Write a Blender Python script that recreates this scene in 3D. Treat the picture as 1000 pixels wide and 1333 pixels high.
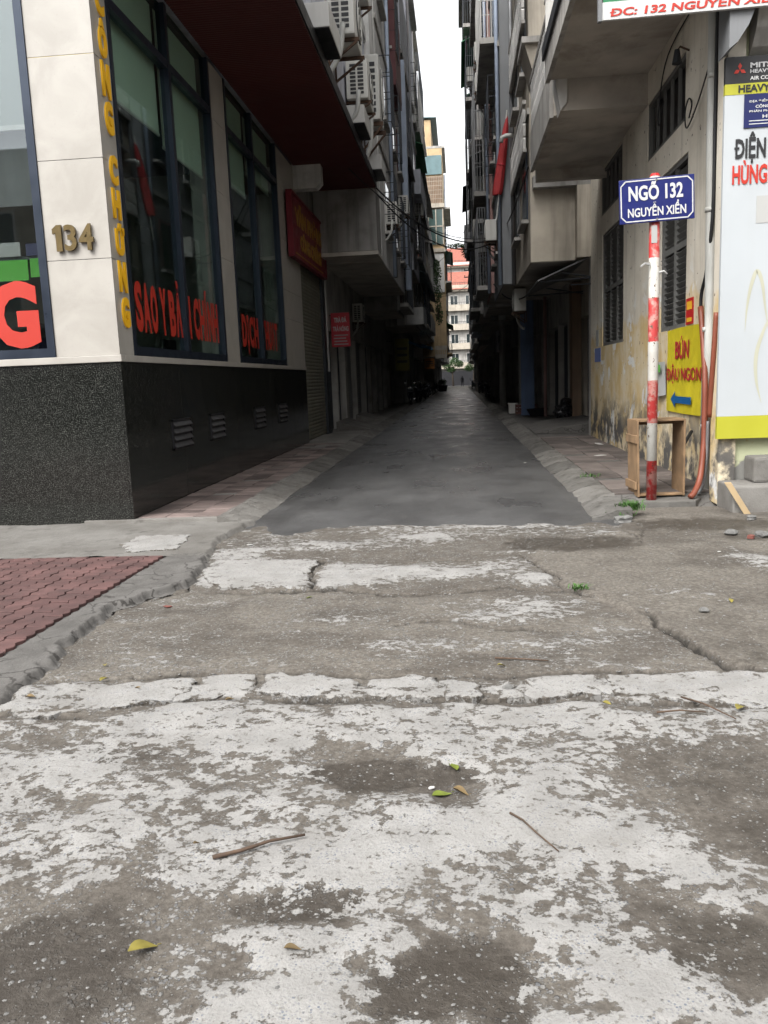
import bpy, bmesh, math, random
import numpy as np
from mathutils import Vector, Matrix
random.seed(11)
R_ = math.radians
sc = bpy.context.scene
for o in list(bpy.data.objects):
    bpy.data.objects.remove(o)
col = sc.collection

# ------------------------------------------------------------------ camera
cam_data = bpy.data.cameras.new('camera')
cam = bpy.data.objects.new('camera', cam_data)
col.objects.link(cam)
fwd = Vector((97.0, 175.5, -1078.0)).normalized()
upx, upy = -0.04, 1.0
upv = Vector((upx, upy, -(fwd.x*upx + fwd.y*upy)/fwd.z)).normalized()
rgt = fwd.cross(upv)
cam.matrix_world = Matrix.Translation((0, 0, 1.5)) @ Matrix((rgt, fwd, upv)).to_4x4()
cam_data.sensor_fit = 'AUTO'
cam_data.sensor_width = 36.0
cam_data.lens = 1078.0/1333.0*36.0
cam_data.clip_start = 0.05
cam_data.clip_end = 2000
sc.camera = cam

# ------------------------------------------------------------------ sky, sun, exposure (overcast)
SUN_EL, SUN_AZ = R_(50), R_(212)          # azimuth clockwise from +Y: behind the camera, a little to the left
w = bpy.data.worlds.new('World')
sc.world = w
w.use_nodes = True
nt = w.node_tree
nt.nodes.clear()
sky = nt.nodes.new('ShaderNodeTexSky')
sky.sky_type = 'NISHITA'
sky.sun_disc = False
sky.sun_elevation = SUN_EL
sky.sun_rotation = SUN_AZ
sky.air_density = 1.0
sky.dust_density = 4.0
hs = nt.nodes.new('ShaderNodeHueSaturation')
hs.inputs['Saturation'].default_value = 0.08
bg = nt.nodes.new('ShaderNodeBackground')
bg.inputs['Strength'].default_value = 0.15
wo = nt.nodes.new('ShaderNodeOutputWorld')
nt.links.new(sky.outputs[0], hs.inputs['Color'])
nt.links.new(hs.outputs[0], bg.inputs['Color'])
nt.links.new(bg.outputs[0], wo.inputs['Surface'])
sd = bpy.data.lights.new('sun', 'SUN')
sd.energy = 1.0
sd.angle = R_(30)
sd.color = (1.0, 0.97, 0.93)
sun = bpy.data.objects.new('sun', sd)
col.objects.link(sun)
sdir = Vector((math.sin(SUN_AZ)*math.cos(SUN_EL), math.cos(SUN_AZ)*math.cos(SUN_EL), math.sin(SUN_EL)))
sun.rotation_euler = sdir.to_track_quat('Z', 'Y').to_euler()
sun.location = (0, 0, 40)
sc.view_settings.view_transform = 'Standard'
sc.view_settings.look = 'None'
sc.view_settings.exposure = 1.56
sc.view_settings.gamma = 1.0
sc.view_settings.use_curve_mapping = False
sc.render.engine = 'CYCLES'
sc.cycles.use_denoising = True
sc.cycles.max_bounces = 8
sc.cycles.diffuse_bounces = 6
sc.cycles.glossy_bounces = 3
sc.cycles.transparent_max_bounces = 12

# ------------------------------------------------------------------ materials
MATS = {}
# street-side surfaces share one albedo calibration
STREET = set('worn_ground cement cement_dark kerb_cement paver_red tile_red slab_pale grit_pale stone_grey beige_stone board_white board_swirl band_yellow banner_yellow white_decal red_decal sign_blue plate_blue arrow_blue pole_paint wood_crate wood_pale wall_lime paper litter_white litter_red leaf_yellow leaf_dry leaf_lime weed conduit_orange soffit_red red_paint umbrella_red pipe_white'.split())
class NB:
    def __init__(s, name):
        m = bpy.data.materials.new(name)
        m.use_nodes = True
        s.m, s.t = m, m.node_tree
        s.b = s.t.nodes['Principled BSDF']
        s.out = s.t.nodes['Material Output']
        s.pos = s.n('ShaderNodeNewGeometry').outputs['Position']
        MATS[name] = m
    def n(s, typ, **k):
        nd = s.t.nodes.new(typ)
        for a, v in k.items():
            setattr(nd, a, v)
        return nd
    def l(s, a, b):
        s.t.links.new(a, b)
    def put(s, sock, v):
        if hasattr(v, 'links') or hasattr(v, 'is_linked'):
            s.l(v, sock)
        else:
            if isinstance(v, tuple) and len(v) == 3 and len(sock.default_value) == 4:
                v = (*v, 1)
            sock.default_value = v
    def scale(s, v):
        mp = s.n('ShaderNodeMapping')
        s.l(s.pos, mp.inputs['Vector'])
        mp.inputs['Scale'].default_value = v
        return mp.outputs[0]
    def noise(s, scale, detail=5, rough=.55, vec=None, dist=0):
        nd = s.n('ShaderNodeTexNoise')
        s.l(vec if vec is not None else s.pos, nd.inputs['Vector'])
        nd.inputs['Scale'].default_value = scale
        nd.inputs['Detail'].default_value = detail
        nd.inputs['Roughness'].default_value = rough
        nd.inputs['Distortion'].default_value = dist
        return nd.outputs['Fac']
    def vor(s, scale, feature='F1', vec=None):
        nd = s.n('ShaderNodeTexVoronoi', feature=feature)
        s.l(vec if vec is not None else s.pos, nd.inputs['Vector'])
        nd.inputs['Scale'].default_value = scale
        return nd
    def step(s, v, a, b, lo=0., hi=1.):
        nd = s.n('ShaderNodeMapRange', interpolation_type='SMOOTHSTEP')
        s.put(nd.inputs['Value'], v)
        nd.inputs['From Min'].default_value = a
        nd.inputs['From Max'].default_value = b
        nd.inputs['To Min'].default_value = lo
        nd.inputs['To Max'].default_value = hi
        return nd.outputs[0]
    def math(s, op, a, b=0.):
        nd = s.n('ShaderNodeMath', operation=op)
        s.put(nd.inputs[0], a); s.put(nd.inputs[1], b)
        return nd.outputs[0]
    def mix(s, f, a, b, blend='MIX'):
        nd = s.n('ShaderNodeMix', data_type='RGBA', blend_type=blend)
        s.put(nd.inputs[0], f); s.put(nd.inputs[6], a); s.put(nd.inputs[7], b)
        return nd.outputs[2]
    def attr(s, name):
        nd = s.n('ShaderNodeAttribute', attribute_name=name)
        return nd.outputs['Fac']
    def bump(s, h, strength=.3, dist=.01):
        nd = s.n('ShaderNodeBump')
        nd.inputs['Strength'].default_value = strength
        nd.inputs['Distance'].default_value = dist
        s.l(h, nd.inputs['Height'])
        s.l(nd.outputs[0], s.b.inputs['Normal'])
    def fin(s, color, rough=.8, metal=0., spec=.4):
        if s.m.name in STREET:
            color = s.mix(1., color, (.84, .84, .84), 'MULTIPLY')
        s.put(s.b.inputs['Base Color'], color)
        s.put(s.b.inputs['Roughness'], rough)
        s.b.inputs['Metallic'].default_value = metal
        s.b.inputs['Specular IOR Level'].default_value = spec
        return s.m

def dk(c, f):
    return tuple(max(0, x*f) for x in c)

def mat(name, c, rough=.8, var=.18, sc_=1.6, bump=.12, bsc=70., metal=0., streak=0., scol=(.05, .045, .04), grime=0., gcol=(.07, .06, .05), gsc=.9, spec=.4, bd=.006, rnd=0.):
    s = NB(name)
    f = s.noise(sc_, 6)
    cc = s.mix(s.step(f, .25, .75), dk(c, 1-var), dk(c, 1+var))
    if rnd:
        oi = s.n('ShaderNodeObjectInfo').outputs['Random']
        v_ = s.step(oi, 0, 1, 1-rnd, 1+rnd*.8)
        cb = s.n('ShaderNodeCombineColor'); s.l(v_, cb.inputs[0]); s.l(v_, cb.inputs[1]); s.l(v_, cb.inputs[2])
        cc = s.mix(1., cc, cb.outputs[0], 'MULTIPLY')
    if grime:
        g = s.step(s.noise(gsc, 9, .66, dist=.4), .47, .66)
        cc = s.mix(s.math('MULTIPLY', g, grime), cc, gcol)
    if streak:
        g = s.step(s.noise(1., 7, .6, vec=s.scale((5, 5, .35))), .46, .72)
        cc = s.mix(s.math('MULTIPLY', g, streak), cc, scol)
    if bump:
        s.bump(s.noise(bsc, 4), bump, bd)
    fr = s.step(s.noise(sc_*4, 4), .2, .8, max(.03, rough-.08), min(1, rough+.08))
    return s.fin(cc, fr, metal, spec)

mat('conc_grey', (.38, .365, .34), .9, streak=.45, grime=.3)
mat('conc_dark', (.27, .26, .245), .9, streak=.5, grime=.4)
mat('soffit_conc', (.42, .385, .34), .9, var=.2, streak=.0, grime=.55, gcol=(.22, .185, .15), gsc=1.1)
mat('plaster_white', (.58, .57, .545), .85, streak=.4, grime=.2)
mat('plaster_lav', (.46, .47, .52), .85, streak=.35)
mat('plaster_pink', (.36, .22, .2), .85, streak=.5)
mat('plaster_cream', (.38, .34, .28), .85, streak=.35)
mat('plaster_orange', (.42, .31, .18), .85, streak=.3)
mat('plaster_blue', (.12, .17, .28), .85, streak=.4)
mat('wall_grey', (.17, .175, .18), .8, var=.1, streak=.3)
mat('paint_white', (.5, .49, .465), .55, var=.08, streak=.2, scol=(.2, .18, .15))
mat('ac_white', (.55, .54, .5), .5, var=.06, streak=.3, scol=(.2, .17, .12))
mat('ac_dark', (.03, .03, .032), .6)
mat('pipe_white', (.5, .5, .47), .5, streak=.5, scol=(.16, .14, .11))
mat('pipe_blue', (.36, .42, .52), .5, streak=.2)
mat('metal_dark', (.03, .034, .04), .5, metal=.4, streak=.2)
mat('metal_grey', (.16, .165, .17), .5, metal=.3, streak=.4, scol=(.1, .05, .03))
mat('rust', (.075, .045, .03), .9, var=.4, sc_=12)
mat('shutter_olive', (.135, .13, .10), .6, var=.08, streak=.2)
mat('shutter_grey', (.17, .175, .18), .6, streak=.4)
mat('gate_dark', (.10, .105, .108), .6, streak=.3)
mat('door_brown', (.13, .06, .05), .7, streak=.2)
mat('door_wood', (.19, .125, .08), .7, streak=.3)
mat('shutter_maroon', (.10, .028, .03), .6, streak=.2)
mat('louvre_grey', (.11, .11, .104), .7, streak=.2)
mat('alu_blue', (.026, .034, .05), .35, var=.08, metal=.5, bump=0)
mat('soffit_red', (.075, .015, .014), .55, var=.12, sc_=.6, bump=0)
mat('fascia_black', (.012, .012, .014), .5)
mat('red_paint', (.5, .02, .02), .5, var=.1)
mat('red_decal', (.46, .028, .014), .5, var=.03, bump=0)
mat('red_sign', (.36, .018, .03), .5, var=.06, bump=0)
mat('yellow_decal', (.72, .40, .03), .45, var=.04, bump=0)
mat('yellow_letter', (.85, .46, .014), .4, var=.03, bump=0)
mat('bronze', (.115, .082, .034), .4, var=.15, sc_=9, metal=.6, bump=0)
mat('white_decal', (.55, .55, .54), .5, var=.03, bump=0)
mat('black_decal', (.015, .015, .016), .5, var=.03, bump=0)
mat('grey_decal', (.35, .35, .35), .4, var=.03, bump=0)
mat('sign_blue', (.007, .013, .115), .35, var=.06, sc_=4, bump=0)
mat('plate_blue', (.007, .012, .085), .4, var=.06, bump=0)
mat('arrow_blue', (.01, .10, .28), .5, var=.05, bump=0)
mat('banner_yellow', (.60, .50, .02), .6, var=.12, sc_=5, bump=.35, bsc=9, bd=.02)
mat('band_yellow', (.40, .39, .03), .5, var=.06, bump=0)
mat('board_white', (.45, .475, .49), .4, var=.05, sc_=.8, streak=.12, scol=(.4, .4, .38), bump=0)
mat('board_swirl', (.44, .435, .34), .45, var=.1, bump=0)
mat('sign_green', (.015, .16, .06), .45, var=.05, bump=0)
mat('leaf_green_decal', (.1, .4, .05), .5, bump=0)
mat('paper', (.40, .40, .385), .8, var=.08, bump=0)
mat('paper_blue', (.12, .16, .35), .8, bump=0)
mat('conduit_orange', (.21, .058, .032), .5, var=.12, sc_=6)
mat('cable_black', (.012, .012, .013), .6, bump=0)
mat('wood_crate', (.25, .16, .088), .75, var=.3, sc_=5, grime=.3, gcol=(.11, .075, .045), gsc=4.)
mat('wood_pale', (.38, .28, .16), .8, var=.12)
mat('umbrella_red', (.33, .022, .024), .75, var=.15, sc_=4)
mat('cloth_pink', (.16, .06, .09), .9)
mat('cloth_red', (.4, .03, .03), .9)
mat('cloth_black', (.012, .012, .016), .85)
mat('skin', (.35, .2, .13), .6)
mat('bag_black', (.01, .01, .011), .3, bump=.5, bsc=14, bd=.02)
mat('tarp_blue', (.03, .22, .42), .5, var=.2)
mat('sign_amber', (.35, .13, .02), .6, streak=.3)
mat('sign_olive', (.18, .16, .03), .6, streak=.3)
mat('roof_red', (.24, .085, .06), .8, var=.2, sc_=3)
mat('tile_teal', (.10, .16, .17), .5)
mat('sign_red_shaded', (.15, .010, .018), .5, var=.06, bump=0)  # signboard red with the canopy's shade darkened into its base colour
mat('sign_yellow_shaded', (.34, .17, .02), .5, var=.1, bump=0)  # signboard yellow, dimmed in the colour for the same canopy shade
mat('vent_blade', (.05, .05, .052), .4)
mat('room_wall', (.30, .31, .30), .9)
mat('blind_front', (.30, .315, .30), .85, var=.05)
mat('grit_pale', (.19, .185, .175), .9, var=.35, sc_=30)
mat('room_dark', (.06, .065, .07), .9)
mat('blind', (.62, .66, .60), .8, var=.04)
mat('gold_joint', (.55, .42, .12), .4, bump=0)
mat('twig', (.07, .045, .03), .85, var=.3, sc_=30)
mat('leaf_yellow', (.21, .175, .035), .6, var=.25, sc_=25)
mat('leaf_dry', (.14, .095, .04), .7, var=.3, sc_=25)
mat('leaf_lime', (.125, .155, .02), .6, var=.25, sc_=25)
mat('weed', (.05, .13, .02), .6, var=.3, sc_=20)
mat('foliage', (.035, .075, .02), .7, var=.4, sc_=6)
mat('bark', (.07, .055, .04), .9)
mat('litter_white', (.45, .44, .42), .8)
mat('litter_red', (.2, .07, .055), .8)
mat('rubber', (.015, .015, .016), .8)
mat('chrome', (.4, .4, .42), .25, metal=1.)
mat('stone_grey', (.15, .147, .14), .9, var=.3, sc_=20, bump=.4)
mat('tile_brown', (.10, .083, .075), .8, var=.35, rnd=.3, sc_=2.2, grime=.5, gcol=(.075, .065, .058), gsc=2.2, bump=.3)
mat('tile_red', (.165, .128, .116), .7, rnd=.42, var=.25, sc_=2.5, grime=.45, gcol=(.10, .08, .07), gsc=1.8, bump=.2)
mat('paver_red', (.098, .050, .046), .85, rnd=.16, var=.28, sc_=5, grime=.3, gcol=(.06, .042, .04), gsc=3., bump=.5, bsc=160, bd=.003)
mat('slab_pale', (.29, .285, .272), .85, var=.12, sc_=6, grime=.45, gcol=(.15, .138, .122), gsc=5., bump=.45, bsc=140, bd=.004)

# polished black granite with grey speckle
s = NB('granite')
v = s.vor(70); n1 = s.noise(95, 3); n2 = s.noise(260, 2)
f = s.math('ADD', s.step(n1, .52, .70), s.math('MULTIPLY', s.step(n2, .58, .75), .7))
c = s.mix(s.math('MULTIPLY', f, s.step(s.noise(14, 4), .3, .7, .45, 1.)), (.006, .0065, .006), (.105, .108, .095))
c = s.mix(s.step(s.noise(.7, 5), .3, .75, 0, .35), c, (.028, .027, .024))
s.fin(c, s.step(s.noise(3, 5), .3, .7, .09, .17), 0, .5)

# honed beige facade stone
s = NB('beige_stone')
f = s.noise(2.2, 8, .6, dist=.6)
c = s.mix(s.step(f, .3, .7), (.375, .352, .315), (.45, .425, .385))
c = s.mix(s.step(s.noise(45, 3), .62, .75, 0, .25), c, (.30, .27, .23))
s.bump(s.noise(12, 4), .05, .01)
s.fin(c, .35, 0, .4)

# window glass: thin pane, tinted transmission plus a Fresnel mirror
def glass(name, tint, ior=1.5, boost=1.0):
    s = NB(name)
    tr = s.n('ShaderNodeBsdfTransparent'); tr.inputs[0].default_value = (*tint, 1)
    gl = s.n('ShaderNodeBsdfGlossy'); gl.inputs['Roughness'].default_value = .02
    gl.inputs['Color'].default_value = (.9*boost, .95*boost, boost, 1)
    lw = s.n('ShaderNodeLayerWeight'); lw.inputs['Blend'].default_value = .5
    fac = s.step(s.math('POWER', lw.outputs['Facing'], 4.), 0, 1, .04*ior, .55)
    mx = s.n('ShaderNodeMixShader')
    s.l(fac, mx.inputs[0]); s.l(tr.outputs[0], mx.inputs[1]); s.l(gl.outputs[0], mx.inputs[2])
    s.l(mx.outputs[0], s.out.inputs['Surface'])
glass('glass_tint', (.80, .88, .84), 1.45)
glass('glass_front', (.72, .75, .745), 1.4)
mat('glass_far', (.02, .028, .03), .08, var=.1, bump=0, spec=.6)
mat('glass_teal', (.035, .065, .06), .1, var=.1, bump=0, spec=.6)

# weathered side wall: cream plaster above, old ochre limewash below, peeled patches, damp base
s = NB('wall_ochre')
sep = s.n('ShaderNodeSeparateXYZ'); s.l(s.pos, sep.inputs[0]); z = sep.outputs['Z']
zn = s.math('ADD', z, s.math('MULTIPLY', s.math('SUBTRACT', s.noise(1.1, 6, .6), .5), 1.1))
up = s.mix(s.step(s.noise(1.2, 8, .62), .3, .7), (.50, .455, .38), (.64, .595, .51))
st = s.step(s.noise(1., 7, .6, vec=s.scale((5, 5, .3))), .5, .74)
up = s.mix(s.math('MULTIPLY', st, .38), up, (.15, .135, .115))
low = s.mix(s.step(s.noise(1.7, 8, .65), .3, .68), (.50, .36, .16), (.58, .51, .38))
low = s.mix(s.math('MULTIPLY', s.step(s.noise(1., 6, .6, vec=s.scale((6, 6, .4))), .5, .7), .35), low, (.32, .22, .10))
c = s.mix(s.step(zn, 2.28, 2.4), low, up)
peel = s.step(s.noise(1.35, 9, .62, dist=.5), .585, .60)
c = s.mix(s.math('MULTIPLY', peel, s.step(z, 3.2, 2.2)), c, (.60, .60, .58))
chips = s.step(s.noise(9, 6, .6), .655, .67)
c = s.mix(chips, c, (.10, .09, .08))
damp = s.math('MULTIPLY', s.step(zn, 1.25, .45), s.step(s.noise(2.6, 8, .65), .42, .56))
c = s.mix(damp, c, (.085, .08, .074))
s.bump(s.math('ADD', s.noise(30, 6), s.math('MULTIPLY', peel, -.6)), .35, .008)
s.fin(c, .92, 0, .25)

# front wall under the white board: pale lime-green wash flaking over ochre and cement
s = NB('wall_lime')
sep = s.n('ShaderNodeSeparateXYZ'); s.l(s.pos, sep.inputs[0]); z = sep.outputs['Z']
c = s.mix(s.step(s.noise(2.6, 8, .62), .45, .6), (.50, .52, .34), (.52, .47, .30))
c = s.mix(s.step(s.noise(1.9, 7, .6, vec=s.scale((1, 1, .7))), .55, .6), c, (.46, .30, .13))
zn = s.math('ADD', z, s.math('MULTIPLY', s.math('SUBTRACT', s.noise(5, 7, .62), .5), .6))
c = s.mix(s.step(zn, .5, .42), c, (.22, .215, .20))
s.bump(s.noise(30, 6), .4, .008)
s.fin(c, .92, 0, .25)

# red and white banded pole paint with chips
s = NB('pole_paint')
sep = s.n('ShaderNodeSeparateXYZ'); s.l(s.pos, sep.inputs[0]); z = sep.outputs['Z']
zz = s.math('ADD', z, s.math('MULTIPLY', s.math('SUBTRACT', s.noise(40, 3), .5), .015))
band = s.math('GREATER_THAN', s.math('MODULO', s.math('ADD', zz, -.02), .89), .47)
c = s.mix(s.step(s.noise(9, 6, .6), .3, .7), (.44, .42, .38), (.52, .51, .47))
r = s.mix(s.step(s.noise(11, 7, .62), .46, .62), (.40, .03, .028), (.46, .22, .19))
c = s.mix(band, r, c)
c = s.mix(s.step(s.noise(24, 6, .6), .635, .65), c, (.09, .055, .035))
c = s.mix(s.step(s.noise(7, 5, .6), .6, .75, 0, .5), c, (.35, .25, .14))
s.bump(s.noise(40, 4), .25, .003)
s.fin(c, .55, 0, .4)

# alley asphalt
s = NB('asphalt')
n1 = s.noise(.9, 7, .6); n2 = s.noise(1.3, 6, .55, vec=s.scale((1, .45, 1)))
c = s.mix(s.step(n1, .3, .7), (.048, .047, .046), (.076, .075, .074))
c = s.mix(s.step(n2, .46, .72, 0, .45), c, (.032, .032, .033))
c = s.mix(s.step(s.noise(160, 2), .58, .72, 0, .6), c, (.13, .127, .125))
c = s.mix(s.step(s.noise(2.1, 8, .66), .60, .74, 0, .4), c, (.12, .115, .105))
c = s.mix(s.step(s.noise(3.0, 7, .66, vec=s.scale((.45, 2.2, 1))), .54, .70, 0, .4), c, (.04, .04, .041))
s.bump(s.math('ADD', s.noise(110, 4, .65), s.noise(14, 4)), .8, .008)
s.fin(c, s.step(n2, .35, .65, .48, .26), 0, .6)

# worn concrete and mud of the alley mouth (fields baked as mesh attributes: wear, wet, crack, zone)
s = NB('worn_ground')
film = s.attr('film'); wet = s.attr('wet'); crk = s.attr('crack'); zone = s.attr('smoothness'); dust = s.attr('dust')
def cen(v, a): return s.math('MULTIPLY', s.math('SUBTRACT', v, .5), a)
fn = s.math('ADD', cen(s.noise(13, 8, .66, vec=s.scale((.9, 1.15, 1))), 3.6), s.math('ADD', cen(s.noise(38, 6, .62), 2.2), cen(s.noise(110, 4, .6), .7)))
ff = s.math('ADD', film, fn)
F = s.step(ff, -.02, .05)                       # intact pale cement skin
T = s.math('MULTIPLY', s.step(ff, -.30, -.04), .18)   # thin, half worn skin around it
vs = s.vor(105); vs2 = s.vor(50)
hv = s.n('ShaderNodeSeparateColor'); s.l(vs.outputs['Color'], hv.inputs[0])
hv2 = s.n('ShaderNodeSeparateColor'); s.l(vs2.outputs['Color'], hv2.inputs[0])
agg = s.step(vs.outputs['Distance'], .42, .30)
mud = s.mix(s.step(s.noise(3, 8, .65), .3, .7), (.100, .087, .073), (.150, .134, .114))
mud = s.mix(s.step(s.noise(1.1, 7, .62, vec=s.scale((.7, 1.6, 1))), .5, .68, 0, .55), mud, (.080, .070, .059))
mud = s.mix(s.math('MULTIPLY', dust, s.step(s.noise(5, 8, .66), .3, .7, .45, 1)), mud, (.205, .186, .160))
mud = s.mix(s.step(s.noise(40, 6, .68), .36, .66), s.mix(1.0, mud, (.60, .585, .57), 'MULTIPLY'), mud)
wetm = s.step(s.math('ADD', wet, cen(s.noise(8, 7, .6), .9)), .35, .7)
mud = s.mix(s.math('MULTIPLY', wetm, s.step(s.noise(26, 6, .65), .35, .7, .9, .5)), mud, (.038, .031, .024))
mud = s.mix(s.math('MULTIPLY', T, s.step(wetm, 1, 0, .3, 1)), mud, (.205, .195, .18))
stone = s.mix(hv.outputs[0], (.095, .10, .112), (.31, .30, .28))
aggsel = s.math('MULTIPLY', agg, s.step(s.noise(12, 5, .62), .48, .62))
aggsel = s.math('MULTIPLY', aggsel, s.math('GREATER_THAN', hv.outputs[2], .35))
k1 = s.step(zone, .9, .3, .12, .85)
dry = s.step(wetm, .9, .1, .22, 1.)
mud = s.mix(s.math('MULTIPLY', aggsel, s.math('MULTIPLY', k1, dry)), mud, stone)
agg2 = s.math('MULTIPLY', s.step(vs2.outputs['Distance'], .40, .30), s.step(s.noise(6, 5, .6), .50, .60))
agg2 = s.math('MULTIPLY', agg2, s.math('GREATER_THAN', hv2.outputs[2], .45))
mud = s.mix(s.math('MULTIPLY', agg2, s.math('MULTIPLY', dry, s.step(zone, .9, .3, .1, .7))), mud, s.mix(hv2.outputs[0], (.11, .115, .125), (.33, .32, .30)))
pale = s.mix(s.step(s.noise(5, 7, .6), .3, .7), (.240, .233, .221), (.315, .307, .292))
pale = s.mix(s.step(s.noise(120, 4, .65), .54, .70, 0, .6), pale, (.155, .148, .14))
pale = s.mix(s.step(s.noise(34, 6, .66), .58, .63, 0, .7), pale, (.145, .132, .116))
pale = s.mix(s.math('MULTIPLY', s.math('MULTIPLY', agg, s.step(s.noise(10, 5, .62), .47, .60)), .85), pale, s.mix(hv.outputs[1], (.10, .118, .15), (.29, .28, .26)))
pale = s.mix(s.step(s.noise(2.2, 7, .6), .52, .72, 0, .30), pale, (.185, .172, .152))
pale = s.mix(s.step(ff, .30, .05, 0, .30), pale, (.185, .174, .158))
c = s.mix(F, mud, pale)
c = s.mix(crk, c, (.026, .023, .019))
h = s.math('ADD', F, s.math('MULTIPLY', s.noise(70, 5, .65), .9))
h = s.math('ADD', h, s.math('MULTIPLY', s.math('MULTIPLY', s.math('MAXIMUM', aggsel, agg2), s.math('SUBTRACT', 1., F)), .8))
s.bump(h, .9, .007)
s.fin(c, s.math('SUBTRACT', .93, s.math('MULTIPLY', wetm, .33)), 0, .35)

# plain cement of pavements and kerbs
s = NB('cement')
c = s.mix(s.step(s.noise(1.8, 8, .62), .3, .7), (.15, .14, .126), (.225, .215, .198))
c = s.mix(s.step(s.noise(4.5, 8, .66), .55, .68, 0, .6), c, (.085, .078, .07))
c = s.mix(s.step(s.noise(110, 3), .6, .72, 0, .5), c, (.29, .28, .27))
v_ = s.step(s.n('ShaderNodeObjectInfo').outputs['Random'], 0, 1, .72, 1.05)
cb = s.n('ShaderNodeCombineColor'); s.l(v_, cb.inputs[0]); s.l(v_, cb.inputs[1]); s.l(v_, cb.inputs[2])
c = s.mix(1., c, cb.outputs[0], 'MULTIPLY')
s.bump(s.math('ADD', s.noise(60, 5), s.noise(12, 5)), .6, .008)
s.fin(c, .93, 0, .3)
s = NB('kerb_cement')
c = s.mix(s.step(s.noise(2.4, 8, .64), .3, .7), (.095, .089, .080), (.155, .148, .136))
c = s.mix(s.step(s.noise(7, 8, .68), .52, .66, 0, .75), c, (.055, .05, .044))
c = s.mix(s.step(s.noise(110, 3), .6, .72, 0, .5), c, (.24, .23, .22))
v_ = s.step(s.n('ShaderNodeObjectInfo').outputs['Random'], 0, 1, .75, 1.25)
cb = s.n('ShaderNodeCombineColor'); s.l(v_, cb.inputs[0]); s.l(v_, cb.inputs[1]); s.l(v_, cb.inputs[2])
c = s.mix(1., c, cb.outputs[0], 'MULTIPLY')
s.bump(s.math('ADD', s.noise(50, 5), s.noise(9, 6, .65)), .8, .012)
s.fin(c, .93, 0, .3)
s = NB('cement_dark')
c = s.mix(s.step(s.noise(2.3, 8, .62), .3, .7), (.085, .08, .074), (.135, .128, .12))
c = s.mix(s.step(s.noise(90, 3), .62, .74, 0, .5), c, (.24, .235, .23))
wv = s.n('ShaderNodeVectorMath', operation='ADD'); s.l(s.pos, wv.inputs[0])
wn = s.n('ShaderNodeTexNoise'); s.l(s.pos, wn.inputs['Vector']); wn.inputs['Scale'].default_value = 3.; wn.inputs['Detail'].default_value = 6
ws = s.n('ShaderNodeVectorMath', operation='SCALE'); s.l(wn.outputs['Color'], ws.inputs[0]); ws.inputs['Scale'].default_value = .5; s.l(ws.outputs[0], wv.inputs[1])
ve = s.vor(3.2, 'DISTANCE_TO_EDGE', wv.outputs[0])
ck = s.math('MULTIPLY', s.step(ve.outputs['Distance'], .035, .012), s.step(s.noise(2.3, 4), .42, .55))
c = s.mix(s.math('MULTIPLY', ck, .75), c, (.03, .027, .024))
s.bump(s.math('ADD', s.noise(60, 5), s.noise(12, 5)), .6, .008)
s.fin(c, .93, 0, .3)

# ------------------------------------------------------------------ geometry helpers
def root_of(o):
    while o.parent is not None:
        o = o.parent
    return o

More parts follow.
